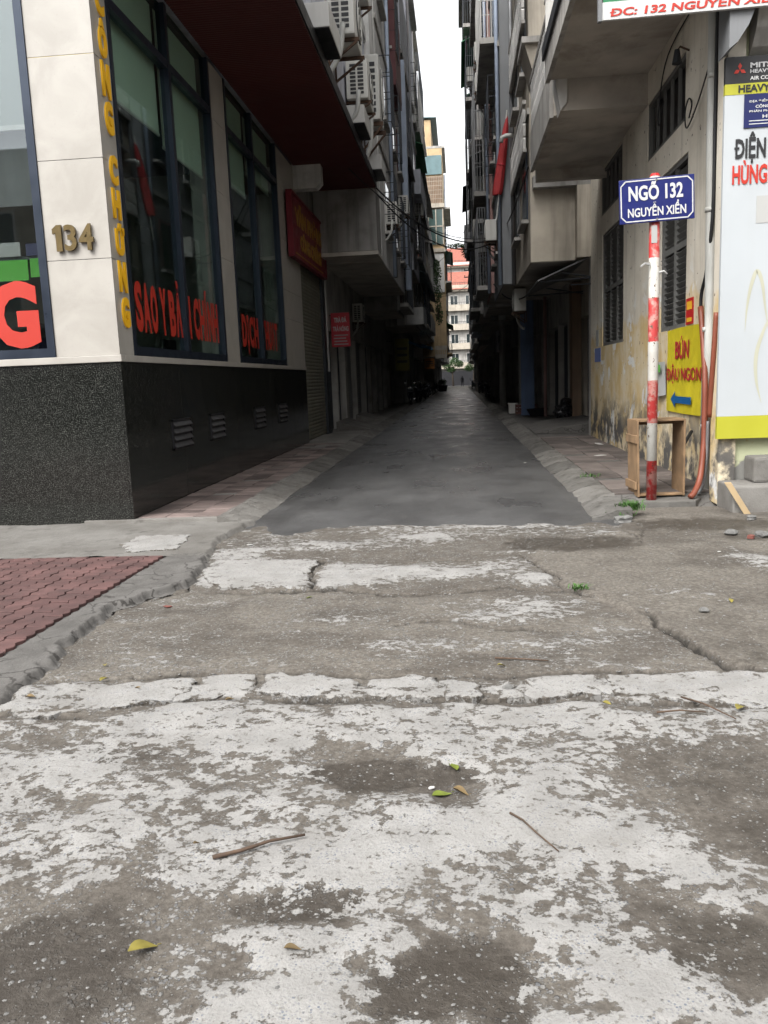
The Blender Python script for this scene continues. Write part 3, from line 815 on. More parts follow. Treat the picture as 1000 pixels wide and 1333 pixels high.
# left side pavement with worn reddish tiles
sw = empty('side_pavement', (-3.2, 9, 0), 'narrow pavement of worn reddish tiles beside the granite plinth', None, kind='structure')
box('bed', 'cement', sw, -4.2, -2.655, 8.78, 140, -.05, .076)
tms = []
for q in range(3):
    tms.append(mesh_of(MB().box(-.158, .158, -.118, .118, -.03, 0), 'tile_red', bevel=.004))
rr = random.Random(5)
for j in range(43):
    for i in range(3):
        x, y = -2.82-i*.323, 9.02+j*.243
        if rr.random() < (.04 + (.25 if j > 36 else 0)): continue
        piece('tile', tms[q % 3], sw, (x, y, .090+rr.uniform(-.006, .004)), rr.uniform(-.02, .02), rr.uniform(-.012, .012), rr.uniform(-.012, .012))
swr = empty('side_pavement', (2.3, 9, 0), 'narrow pavement of dirty brown tiles beside the stained ochre wall', None, kind='structure')
rough_sheet(lambda A, B: A*0+1, 1.735, 4.4, 9.25, 12., .04, lambda A, B: .080+(fbm(A, B, 3., 900, 4)-.5)*.02-.15*sstep(B, 9.85, 9.25), 'bed', 'cement_dark', swr)
box('far_bed', 'cement_dark', swr, 1.735, 4.4, 12., 140, -.05, .083)
tm = mesh_of(MB().box(-.186, .186, -.186, .186, -.03, 0), 'tile_brown', bevel=.005)
for j in range(24):
    for i in range(3):
        x, y = 1.96+i*.38, 9.95+j*.38
        if (i, j) in ((0, 3), (1, 9), (0, 12)) or rr.random() < .03: continue
        piece('tile', tm, swr, (x, y, .099+rr.uniform(-.006, .005)), rr.uniform(-.015, .015), rr.uniform(-.012, .012), rr.uniform(-.012, .012))

# ------------------------------------------------------------------ corner office on the left (number 134)
LX, LY = -3.64, 8.83
YV, XV, ZV = (0, 1, 0), (1, 0, 0), (0, 0, 1)
nb = empty('corner_office', (LX, LY, 0), 'beige stone corner office number 134 with black granite plinth and red canopy', 'building')
# plinth: granite panels with fine open joints on a backing
box('plinth_core', 'fascia_black', nb, -9.4, LX-.035, LY+.035, 19.88, -.05, 1.80)
yy = [8.83, 10.72, 13.42, 16.0, 18.2, 19.9]
for a, b in zip(yy[:-1], yy[1:]):
    box('granite_panel', 'granite', nb, LX-.03, LX, a+(.004 if a > 8.9 else .0), b-.004, .03, 1.81, bevel=.002)
xx = [LX-.032, -5.6, -7.5, -9.4]
for a, b in zip(xx[:-1], xx[1:]):
    box('granite_panel', 'granite', nb, b+.004, a-.001, LY, LY+.03, .02, 1.81, bevel=.002)
MB().box(-9.4, LX+.02, LY-.02, LY+.1, 1.812, 1.885).build('ledge', 'beige_stone', nb, bevel=.006)
MB().box(LX-.1, LX+.02, LY+.102, 19.9, 1.812, 1.885).build('ledge', 'beige_stone', nb, bevel=.006)
# louvred vents in the side plinth
for y0, y1 in ((10.26, 11.02), (11.9, 12.62), (14.6, 15.36), (16.58, 17.38)):
    z0, z1 = .72, 1.11
    v = MB()
    for a in ((y0, y0+.03, z0, z1), (y1-.03, y1, z0, z1), (y0, y1, z0, z0+.025), (y0, y1, z1-.025, z1)):
        v.box(LX+.001, LX+.022, *a)
    vo = v.build('vent', 'fascia_black', nb)
    MB().add([(LX+.002, y0, z0), (LX+.002, y1, z0), (LX+.002, y1, z1), (LX+.002, y0, z1)], [(0, 1, 2, 3)]).build('backing', 'fascia_black', vo)
    for k in range(4):
        zc = z0+.06+k*.09
        MB().obox((LX+.022, (y0+y1)/2, zc), (.02, 0, -.028), (0, (y1-y0)/2-.03, 0), (.003, 0, .002)).build('blade', 'vent_blade', vo)
# facade stone tiles
zs = [1.887, 2.90, 3.915, 4.93, 5.95]
def tiles_front(x0, x1):
    for a, b in zip(zs[:-1], zs[1:]):
        box('facade_tile', 'beige_stone', nb, x0, x1, LY, LY+.04, a, b-.006, bevel=.002)
tiles_front(-4.355, LX)
MB().box(-4.355, LX+.0, LY+.004, LY+.02, 4.925, 4.929).build('gold_strip', 'gold_joint', nb)
def tiles_side(y0, y1, zt=6.36, cuts=zs):
    cs = [c for c in cuts if c < zt-.2]+[zt]
    for a, b in zip(cs[:-1], cs[1:]):
        box('facade_tile', 'beige_stone', nb, LX-.04, LX-.001, y0, y1, a, b-.006, bevel=.002)
tiles_side(LY+.042, 9.24)
tiles_side(13.06, 13.88, cuts=[1.887, 3.5, 4.5, 5.55])
tiles_side(17.70, 19.9, cuts=[1.887, 2.9, 3.5, 4.55, 5.6])
box('pillar_core', 'conc_dark', nb, -4.34, LX-.042, LY+.042, 9.2, 1.8, 6.4)
box('pillar_core', 'conc_dark', nb, LX-.4, LX-.042, 13.1, 13.84, 1.8, 6.4)
box('pillar_core', 'conc_dark', nb, LX-.4, LX-.042, 17.74, 19.9, 1.8, 6.4)
def window_side(y0, y1, ym, zt, z0=1.887, ztr=5.62):
    f = MB()
    fx0, fx1 = LX-.10, LX+.015
    fw = .075
    f.box(fx0, fx1, y0, y0+fw, z0, zt); f.box(fx0, fx1, y1-fw, y1, z0, zt)
    f.box(fx0, fx1, ym-.05, ym+.05, z0+fw, zt)
    f.box(fx0, fx1-.004, y0+fw, y1-fw, z0, z0+fw+.03)
    f.box(fx0, fx1-.006, y0+fw, ym-.05, ztr-.05, ztr+.05); f.box(fx0, fx1-.006, ym+.05, y1-fw, ztr-.05, ztr+.05)
    w_ = f.build('window', 'alu_blue', nb)
    for a, b in ((y0+fw, ym-.05), (ym+.05, y1-fw)):
        for c, d in ((z0+fw+.03, ztr-.05), (ztr+.05, zt)):
            MB().box(LX-.052, LX-.046, a, b, c, d).build('pane', 'glass_tint', w_)
    return w_
W1 = window_side(9.242, 13.06, 11.2, 6.36)
W2 = window_side(13.88, 17.70, 15.67, 6.36)
# red lettering stuck on the panes, letter by letter
def stick(word, win, y0, adv, z0, h_, gap=.03):
    y = y0
    for ch, wd in word:
        if ch != ' ':
            acc = ch in 'ẢÍ'
            dot = ch in 'Ị'
            hh = h_*(1.26 if acc else (1.22 if dot else 1.))
            zz = z0-(.22*h_ if dot else 0)
            text(ch, (LX-.044, y, zz), YV, ZV, wd*adv, hh, 'red_decal', win, 'letter', .003, .045)
        y += wd*adv+gap
    return y
stick([('S', 1), ('A', 1), ('O', 1), (' ', .25), ('Y', 1), (' ', .25), ('B', 1), ('Ả', 1.05)], W1, 9.5, .222, 2.17, .58, .025)
stick([('N', 1), (' ', .3), ('C', 1), ('H', 1), ('Í', .42), ('N', 1), ('H', 1)], W1, 11.28, .235, 2.17, .58, .035)
stick([('D', 1), ('Ị', .36), ('C', 1), ('H', 1)], W2, 14.3, .30, 2.17, .55, .05)
stick([('T', 1), ('H', 1), ('U', 1), ('Ậ', 1), ('T', 1)], W2, 15.78, .24, 2.17, .55, .03)
# front window
f = MB()
fy0, fy1 = LY-.015, LY+.10
f.box(-4.445, -4.357, fy0, fy1, 1.887, 6.3); f.box(-9.3, -4.445, fy0+.004, fy1, 1.887, 1.985)
f.box(-6.75, -6.65, fy0+.002, fy1, 1.985, 6.3)
wf = f.build('window', 'alu_blue', nb)
for a, b in ((-6.65, -4.445), (-9.3, -6.75)):
    MB().box(a, b, LY+.046, LY+.052, 1.985, 6.3).build('pane', 'glass_front', wf)
text('G', (-5.08, LY+.044, 2.0), XV, ZV, .55, .72, 'red_decal', wf, 'letter', .003, .05)
text('N', (-5.75, LY+.044, 2.0), XV, ZV, .52, .72, 'red_decal', wf, 'letter', .003, .05)
# things on show behind the front window
box('display_shelf', 'room_dark', nb, -6.6, -4.46, LY+.16, LY+.30, 2.95, 2.985)
for i, (x, wd, z0, hh, m) in enumerate(((-4.98, .34, 2.73, .22, 'leaf_green_decal'), (-4.62, .14, 2.76, .2, 'leaf_green_decal'), (-5.02, .3, 2.99, .15, 'paper'), (-4.66, .13, 2.99, .13, 'plate_blue'), (-4.84, .12, 2.99, .1, 'paper'))):
    MB().obox((x+wd/2, LY+.13+.01*i, z0+hh/2), (wd/2, .0, .0), (0, .004, 0), (0, .006, hh/2)).build('leaflet', m, nb)
# interior seen through the glass
box('office_floor', 'room_dark', nb, -9.3, LX-.2, LY+.2, 19.8, 1.0, 1.2)
box('office_back_wall', 'room_wall', nb, -9.4, -9.3, LY+.2, 19.8, 1.2, 6.4)
box('office_end_wall', 'room_wall', nb, -9.3, LX-.42, 19.7, 19.8, 1.2, 6.4)
box('office_ceiling', 'room_dark', nb, -9.4, LX-.12, LY+.12, 19.88, 6.38, 6.45)
box('office_partition', 'room_wall', nb, -7.2, -7.1, 12, 19.7, 1.2, 5.2)
for y in (10.3, 12.4, 15.0):
    d = box('desk', 'door_wood', nb, -5.9, -4.6, y, y+.8, 1.2, 1.92)
    box('monitor', 'cloth_black', d, -5.4, -5.35, y+.1, y+.7, 1.98, 2.4)
for a, b, zb in ((9.33, 11.14, 4.78), (11.26, 12.97, 4.66), (13.97, 15.6, 4.9), (15.74, 17.6, 5.35)):
    bl = MB().box(LX-.17, LX-.165, a, b, zb, 6.34).build('roller_blind', 'blind', nb)
    MB().box(LX-.18, LX-.155, a, b, zb-.03, zb).build('bottom_bar', 'paint_white', bl)
bl = MB().box(-6.6, -4.46, LY+.2, LY+.205, 4.35, 6.3).build('roller_blind', 'blind_front', nb)
MB().box(-6.6, -4.46, LY+.19, LY+.215, 4.3, 4.35).build('bottom_bar', 'paint_white', bl)
box('pelmet', 'wall_grey', nb, -6.6, -4.46, LY+.32, LY+.36, 3.55, 4.6)
# raised yellow letters running down the pillar
vs_ = empty('pillar_lettering', (LX, 9.05, 2.2), 'raised yellow letters CÔNG CHỨNG running down the stone pillar', 'lettering')
lt = [('G', 2.18, .33, 0), ('N', 2.56, .33, 0), ('Ứ', 2.95, .24, .10), ('H', 3.33, .31, 0), ('C', 3.68, .31, 0), ('G', 4.19, .34, 0), ('N', 4.56, .35, 0), ('Ô', 4.95, .31, .08), ('C', 5.37, .33, 0)]
for ch, z0, hh, acc in lt:
    text(ch, (LX+.006, 8.955, z0), YV, ZV, .20 if ch != 'Ứ' else .23, hh+acc, 'yellow_letter', vs_, 'letter', .02, .055)
    text(ch, (LX+.0, 8.951, z0-.004), YV, ZV, .206 if ch != 'Ứ' else .236, hh+acc+.008, 'paint_white', vs_, 'letter_backing', .0055, .055)
hn = empty('house_number', (-4.03, LY-.01, 3.0), 'bronze house number 134 fixed to the pale stone pillar', 'number')
for ch, x, wd in (('3', -4.125, .135), ('4', -3.965, .16)):
    text(ch, (x, LY-.012, 2.985), XV, ZV, wd, .27, 'bronze', hn, 'digit', .03, .025)
MB().prism([(-4.215, LY-.042, 2.985), (-4.15, LY-.042, 2.985), (-4.15, LY-.042, 3.255), (-4.20, LY-.042, 3.255), (-4.25, LY-.042, 3.215), (-4.25, LY-.042, 3.165), (-4.215, LY-.042, 3.175)], (0, .03, 0)).build('digit', 'bronze', hn)
# red canopy with ribbed soffit
cz = 6.40
can = MB().box(LX-.0, -2.03, 8.45, 22.25, cz+.02, cz+.10).build('canopy', 'fascia_black', nb)
rb_ = MB()
ys = list(np.arange(8.45, 22.25, .0175))
for k, y in enumerate(ys):
    z = cz-(0., .012, .014, .004)[k % 4]
    rb_.v += [(LX+.02, y, z), (-2.0, y, z)]
for k in range(len(ys)-1):
    rb_.f.append((2*k, 2*k+2, 2*k+3, 2*k+1))
rb_.box(-2.03, -2.0, 8.45, 22.25, cz-.005, cz+.16)
rb_.build('ribbed_soffit', 'soffit_red', can)
MB().box(-1.998, -1.975, 8.45, 22.3, cz+.02, cz+.22).build('gutter', 'fascia_black', can)
# white box beam under the soffit, chamfered
MB().prism([(-3.66, 19.55, 6.5), (-3.66, 19.55, 5.88), (-3.12, 19.55, 5.88), (-3.0, 19.55, 6.0), (-3.0, 19.55, 6.5)], (0, .35, 0)).build('beam_end', 'plaster_white', nb)
# upper storeys over the canopy
box('upper_wall', 'plaster_lav', nb, -9.4, -2.16, LY, 22.25, 6.52, 17.6)
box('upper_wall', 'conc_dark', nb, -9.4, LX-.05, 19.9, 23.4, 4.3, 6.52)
for k, y in enumerate((12.97, 17.6, 21.4)):
    lg = MB().box(-2.16, -1.75, y, y+1.26, 6.64, 6.98).build('ledge_box', 'paint_white', nb, bevel=.01)
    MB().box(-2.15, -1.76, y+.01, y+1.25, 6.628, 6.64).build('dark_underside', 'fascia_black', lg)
for z in (9.9, 13.2, 16.4):
    box('floor_band', 'plaster_white', nb, -2.16, -2.10, LY, 22.25, z, z+.28)
for z in (7.6, 10.9, 14.0):
    for y in (10.2, 15.4, 19.4):
        wv = MB().box(-2.17, -2.13, y, y+1.4, z, z+1.6).build('window', 'paint_white', nb)
        MB().box(-2.128, -2.12, y+.08, y+.66, z+.08, z+1.52).build('pane', 'glass_far', wv)
        MB().box(-2.128, -2.12, y+.74, y+1.32, z+.08, z+1.52).build('pane', 'glass_far', wv)
# roller shutter bay at the end of the office
def ribbed(name, m, parent, x, y0, y1, z0, z1, side=1, pitch=.085):
    mb = MB(); n = int((z1-z0)/pitch)
    zz_ = [z0+(z1-z0)*k/(n*3) for k in range(n*3+1)]
    for k, z in enumerate(zz_):
        dx = side*(0, .012, .012)[k % 3]
        mb.v += [(x+dx, y0, z), (x+dx, y1, z)]
    for k in range(len(zz_)-1):
        mb.f.append((2*k, 2*k+1, 2*k+3, 2*k+2) if side > 0 else (2*k, 2*k+2, 2*k+3, 2*k+1))
    return mb.build(name, m, parent)
ribbed('roller_shutter', 'shutter_olive', nb, LX-.06, 19.905, 22.9, .10, 4.35)
box('shutter_post', 'paint_white', nb, LX-.1, LX+.04, 23.3, 23.5, 1.8, 4.7)
box('shutter_post', 'metal_dark', nb, LX-.1, LX+.02, 22.9, 23.3, .08, 4.7)
box('shutter_post_foot', 'metal_dark', nb, LX-.1, LX+.03, 23.3, 23.5, .08, 1.8)
# red signboard with yellow lettering over the shutter
sb = empty('signboard', (-3.5, 20.6, 4.27), 'red signboard with large yellow lettering over the roller shutter', 'sign')
MB().box(-3.58, -3.5, 18.4, 22.9, 4.27, 5.6).build('panel', 'sign_red_shaded', sb, bevel=.01)
fr_ = MB()
for a in ((18.38, 22.92, 4.24, 4.29), (18.38, 22.92, 5.58, 5.63), (18.36, 18.42, 4.29, 5.58), (22.88, 22.94, 4.29, 5.58)):
    fr_.box(-3.6, -3.47, *a)
fr_.build('frame', 'sign_red_shaded', sb)
text('VĂN PHÒNG', (-3.497, 18.8, 4.98), YV, ZV, 3.7, .50, 'sign_yellow_shaded', sb, 'lettering', .01, .05)
text('CÔNG CHỨNG', (-3.497, 19.3, 4.48), YV, ZV, 2.9, .46, 'sign_yellow_shaded', sb, 'lettering', .01, .05)
MB().box(-3.499, -3.49, 18.7, 22.4, 4.34, 4.37).build('underline', 'sign_yellow_shaded', sb)

# ------------------------------------------------------------------ town houses lining the alley
def railing(mb, side, d, y0, y1, z0, z1, step=.14, r=.012):
    x = side*d
    mb.box(x-r, x+r, y0, y1, z1-.03, z1); mb.box(x-r, x+r, y0, y1, z0, z0+.03)
    y = y0
    while y < y1:
        mb.box(x-r, x+r, y-r, y+r, z0+.03, z1-.03); y += step

def house(side, y0, y1, xg, xu, zo, H, wall, label, gmat='conc_dark', floors=None, seed=0, extras=(), soffit='soffit_conc', name='town_house', fl=3.1, proud=.0, door=None, cat='house', cages=True):
    """a narrow town house: recessed street door, overhanging upper block, windows, balconies, drain pipe"""
    r = random.Random(seed)
    S = lambda d: side*d
    hb = empty(name, (S(xg), y0, 0), label, cat, 'town houses lining the alley')
    back = xg+6
    L = y1-y0
    # street level: piers, lintel, recessed door
    p = .28
    zl = min(zo-.05, 2.95)
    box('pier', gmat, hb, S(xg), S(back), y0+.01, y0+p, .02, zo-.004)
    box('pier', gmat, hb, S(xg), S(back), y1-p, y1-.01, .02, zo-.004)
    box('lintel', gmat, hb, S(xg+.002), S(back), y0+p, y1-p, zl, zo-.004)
    dm = door or r.choice(['gate_dark', 'shutter_grey', 'door_brown', 'gate_dark', 'door_wood'])
    nd = 2 if L > 3.6 else 1
    ww = (L-2*p)/nd
    for k in range(nd):
        a = y0+p+k*ww
        if k:
            box('mullion_pier', gmat, hb, S(xg+.02), S(back), a-.1, a+.1, .02, zl)
            a += .1
        b = y0+p+(k+1)*ww-(.1 if k+1 < nd else 0)
        if r.random() < .55:
            ribbed('roller_shutter', dm, hb, S(xg+.22), a, b, .08, zl, -side)
        else:
            dd = box('door', dm, hb, S(xg+.2), S(xg+.26), a, b, .08, zl)
            st = MB()
            for q in range(int((b-a)/.16)):
                st.box(S(xg+.17), S(xg+.195), a+.05+q*.16, a+.07+q*.16, .12, zl-.05)
            st.build('door_bars', 'metal_dark', dd, kind='stuff')
    # upper block
    box('upper_wall', wall, hb, S(xu), S(back), y0, y1, zo, H)
    MB().box(S(xu+.03), S(xg+.1), y0+.05, y1-.05, zo-.012, zo-.002).build('soffit', soffit, hb)
    nf = max(1, int((H-zo)/fl))
    for k in range(nf):
        zb = zo+.15+k*fl
        kind = (floors[k % len(floors)] if floors else r.choice('wwbbc'))
        if kind in 'w':
            nw = 2 if L > 4 else 1
            for q in range(nw):
                a = y0+L*(q+.5)/nw-.6
                wv = MB().box(S(xu-.03), S(xu+.05), a, a+1.2, zb+.85, zb+2.3).build('window', r.choice(['paint_white', 'metal_grey', 'shutter_maroon', 'alu_blue']), hb)
                MB().box(S(xu-.042), S(xu-.031), a+.08, a+.56, zb+.93, zb+2.22).build('pane', r.choice(['glass_far', 'glass_teal']), wv)
                MB().box(S(xu-.042), S(xu-.031), a+.64, a+1.12, zb+.93, zb+2.22).build('pane', 'glass_far', wv)
                box('sill', 'conc_grey', wv, S(xu-.16), S(xu-.001), a-.1, a+1.3, zb+.77, zb+.849)
                if r.random() < .5 and cages:
                    cg = MB()
                    for t in range(9):
                        cg.box(S(xu-.30), S(xu-.285), a-.05+t*.162, a-.035+t*.162, zb+.7, zb+2.45)
                    for zz_ in (zb+.7, zb+1.3, zb+1.9, zb+2.45):
                        cg.box(S(xu-.30), S(xu-.285), a-.05, a+1.27, zz_, zz_+.02)
                        cg.box(S(xu-.30), S(xu), a-.05, a-.035, zz_, zz_+.02); cg.box(S(xu-.30), S(xu), a+1.25, a+1.265, zz_, zz_+.02)
                    cg.build('window_cage', 'metal_dark', hb, kind='stuff')
        else:
            dpt = r.uniform(.4, .6)
            bs = MB().box(S(xu-dpt), S(xu+.05), y0+.15, y1-.15, zb-.02, zb+.13).build('balcony_slab', r.choice(['conc_grey', wall, 'conc_dark']), hb)
            if kind == 'b' and r.random() < .5:
                MB().box(S(xu-dpt), S(xu-dpt+.1), y0+.15, y1-.15, zb+.131, zb+1.0).box(S(xu-dpt+.1), S(xu), y0+.15, y0+.24, zb+.131, zb+1.0).box(S(xu-dpt+.1), S(xu), y1-.24, y1-.15, zb+.131, zb+1.0).build('parapet', wall, hb)
            else:
                rm = MB()
                railing(rm, side, xu-dpt+.04, y0+.17, y1-.17, zb+.13, zb+1.05)
                if kind == 'c':
                    railing(rm, side, xu-dpt+.04, y0+.17, y1-.17, zb+1.05, zb+2.7, .16)
                    for z in (zb+1.05, zb+1.9, zb+2.7):
                        rm.box(S(xu-dpt+.03), S(xu), y0+.16, y0+.18, z-.02, z); rm.box(S(xu-dpt+.03), S(xu), y1-.18, y1-.16, z-.02, z)
                for t in range(4):
                    x = xu-dpt+.1+t*(dpt-.1)/4
                    rm.box(S(x), S(x+.02), y0+.16, y0+.18, zb+.13, zb+(2.7 if kind == 'c' else 1.05))
                rm.build('balcony_railing', r.choice(['metal_dark', 'metal_dark', 'metal_grey', 'paint_white']), hb, kind='stuff')
            dw = MB().box(S(xu-.03), S(xu+.05), y0+L/2-.8, y0+L/2+.8, zb+.14, zb+2.3).build('balcony_door', r.choice(['door_brown', 'metal_grey', 'gate_dark', 'shutter_maroon']), hb)
            MB().box(S(xu-.04), S(xu-.031), y0+L/2-.7, y0+L/2-.05, zb+.9, zb+2.2).build('pane', 'glass_far', dw)
            if r.random() < .5:
                MB().prism([(S(xu), y0+.2, zb+2.75), (S(xu-dpt-.15), y0+.2, zb+2.5), (S(xu-dpt-.15), y0+.2, zb+2.47), (S(xu), y0+.2, zb+2.72)], (0, L-.4, 0)).build('rain_awning', r.choice(['metal_grey', 'conc_dark', 'sign_green', 'tile_teal']), hb)
        if k:
            box('floor_band', 'conc_grey', hb, S(xu-.05), S(xu), y0+.003, y1-.003, zb-.16, zb-.03)
    # drain pipe and roof edge
    px_ = y0+.12 if r.random() < .5 else y1-.14
    MB().tube([(S(xu-.07), px_, zo), (S(xu-.07), px_, H-.2)], .055, 8).build('drain_pipe', r.choice(['pipe_white', 'pipe_white', 'pipe_blue', 'metal_grey']), hb, smooth=True)
    box('roof_edge', 'conc_grey', hb, S(xu-.25), S(back), y0-.02, y1+.02, H, H+.18)
    if r.random() < .6:
        box('roof_room', r.choice(['metal_grey', wall, 'tile_teal']), hb, S(xu+.9), S(back), y0+.3, y1-.2, H+.181, H+2.4)
        MB().prism([(S(xu+.4), y0+.1, H+2.5), (S(back), y0+.1, H+2.9), (S(back), y0+.1, H+2.95), (S(xu+.4), y0+.1, H+2.55)], (0, L-.2, 0)).build('tin_roof', r.choice(['metal_grey', 'roof_red', 'tile_teal']), hb)
    return hb

# ---- left row
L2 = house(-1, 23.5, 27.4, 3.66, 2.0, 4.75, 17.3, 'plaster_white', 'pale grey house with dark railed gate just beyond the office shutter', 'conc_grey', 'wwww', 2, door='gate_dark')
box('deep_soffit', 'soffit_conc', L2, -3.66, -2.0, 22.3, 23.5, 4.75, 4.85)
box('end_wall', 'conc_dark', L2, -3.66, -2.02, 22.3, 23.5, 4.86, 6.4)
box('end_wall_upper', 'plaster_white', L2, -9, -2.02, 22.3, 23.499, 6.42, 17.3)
L3 = house(-1, 27.4, 33.2, 3.66, 2.0, 4.75, 17.5, 'plaster_white', 'stained white house with maroon shutters and a pale blue corner pipe', 'conc_grey', 'wwww', 4, door='shutter_grey')
MB().box(-1.94, -1.72, 32.9, 33.25, 4.9, 13.2).build('corner_pipe', 'pipe_blue', L3, bevel=.04)
sh = MB().box(-2.0, -1.75, 28.2, 30.9, 10.8, 13.4).build('shutter_box', 'shutter_maroon', L3)
for k in range(4):
    MB().box(-1.748, -1.735, 28.3+k*.65, 28.85+k*.65, 10.95, 13.25).build('shutter_leaf', 'door_brown', sh)
L4 = house(-1, 33.3, 38.0, 3.7, 2.35, 4.2, 18.0, 'conc_dark', 'grimy dark set-back house with barred balconies and a drooping pipe', 'conc_dark', 'cccc', 6)
L5 = house(-1, 38.0, 43.5, 3.7, 1.85, 6.3, 18.2, 'plaster_lav', 'pale blue-white overhanging house past the dark barred balconies', 'conc_dark', 'wbwb', 8)
L6 = house(-1, 43.5, 50.0, 3.8, 2.15, 4.2, 16.8, 'conc_grey', 'grey concrete house behind the olive hanging sign', 'conc_dark', 'bcbc', 10)
L7 = house(-1, 50.0, 57.0, 3.1, 2.2, 4.4, 21.0, 'plaster_cream', 'tall cream house above the blue tarpaulin', 'conc_dark', 'cbcw', 12)
L8 = house(-1, 57.0, 66.0, 3.0, 2.2, 4.6, 18.0, 'conc_grey', 'weathered grey house before the ochre tower house', 'conc_dark', 'bcbw', 14)
L9 = house(-1, 66.0, 75.0, 3.1, 2.5, 4.5, 14.0, 'plaster_white', 'low white house tucked against the ochre tower house', 'conc_dark', 'bwbw', 16)
# ochre tower house whose flank faces the camera
L10 = house(-1, 75.0, 84.0, 3.6, .95, 3.4, 20.9, 'plaster_orange', 'tall ochre and cream house jutting into the alley under a blue roof', 'conc_dark', 'bwcw', 18)
for z0, z1, m in ((18.75, 20.3, 'tile_teal'), (16.35, 18.6, 'door_wood'), (12.95, 15.9, 'glass_teal'), (8.9, 12.2, 'paint_white')):
    pn = box('flank_panel', m, L10, -3.0, -1.0, 74.86, 74.995, z0, z1)
    if m == 'glass_teal':
        for x in (-2.3, -1.65, -1.05):
            box('frame_bar', 'plaster_cream', pn, x, x+.08, 74.8, 74.85, z0, z1)
        box('frame_bar', 'plaster_cream', pn, -3, -1.0, 74.8, 74.859, (z0+z1)/2, (z0+z1)/2+.08)
    if m == 'door_wood':
        g = MB()
        for k in range(14): g.box(-2.95+k*.15, -2.93+k*.15, 74.7, 74.72, z0, z1)
        for k in range(7): g.box(-3, -1, 74.72, 74.735, z0+k*.36, z0+k*.36+.02)
        g.build('cage_bars', 'plaster_cream', pn, kind='stuff')
box('flank_band', 'plaster_cream', L10, -3.1, -.85, 74.7, 74.994, 16.0, 16.33)
box('flank_band', 'plaster_cream', L10, -3.1, -.85, 74.72, 74.994, 12.3, 12.6)
L11 = house(-1, 84.0, 96.0, 2.7, 1.6, 3.6, 15.0, 'plaster_cream', 'cream house with arched balconies beyond the ochre tower house', 'conc_dark', 'bbcb', 20)
L12 = house(-1, 96.0, 110.0, 2.7, 2.0, 3.6, 13.0, 'plaster_lav', 'pale house far down the left side of the alley', 'conc_dark', 'wbwb', 22)
L13 = house(-1, 110.0, 132.0, 2.6, 2.0, 3.4, 12.0, 'conc_grey', 'last grey house on the left before the alley ends', 'conc_dark', 'bwbw', 24)

# ------------------------------------------------------------------ old corner building on the right (number 132)
RX = 2.9
rbld = empty('corner_building', (RX, 9.4, 0), 'old plastered corner building on the right with ochre stained wall and concrete balconies', 'building')
# side wall as an uneven rendered sheet with openings left for the windows
WIN = [(15.2, 17.35, 2.0, 4.15, 'l'), (11.12, 12.5, 2.02, 4.15, 'l'), (15.35, 17.5, 4.52, 5.38, 'u'), (11.3, 13.42, 4.56, 5.38, 'u')]
ysl = sorted(set([9.45, 18.8]+[v for w_ in WIN for v in w_[:2]])); zsl = sorted(set([0., 5.85]+[v for w_ in WIN for v in w_[2:4]]))
wl = MB()
for a, b in zip(ysl[:-1], ysl[1:]):
    for c, d in zip(zsl[:-1], zsl[1:]):
        m_ = ((a+b)/2, (c+d)/2)
        if any(w_[0] < m_[0] < w_[1] and w_[2] < m_[1] < w_[3] for w_ in WIN): continue
        wl.add([(RX, a, c), (RX, b, c), (RX, b, d), (RX, a, d)], [(3, 2, 1, 0)])
for y0, y1, z0, z1, k in WIN:      # reveals
    q = RX+.16
    wl.add([(RX, y0, z0), (q, y0, z0), (q, y0, z1), (RX, y0, z1)], [(0, 1, 2, 3)])
    wl.add([(RX, y1, z0), (q, y1, z0), (q, y1, z1), (RX, y1, z1)], [(3, 2, 1, 0)])
    wl.add([(RX, y0, z0), (RX, y1, z0), (q, y1, z0), (q, y0, z0)], [(0, 1, 2, 3)])
    wl.add([(RX, y0, z1), (RX, y1, z1), (q, y1, z1), (q, y0, z1)], [(3, 2, 1, 0)])
wl.add([(RX, 18.8, 0), (RX+.5, 18.8, 0), (RX+.5, 18.8, 5.85), (RX, 18.8, 5.85)], [(3, 2, 1, 0)])
wl.build('side_wall', 'wall_ochre', rbld)
box('wall_core', 'conc_dark', rbld, RX+.18, RX+6, 9.45, 18.78, 0, 5.8)
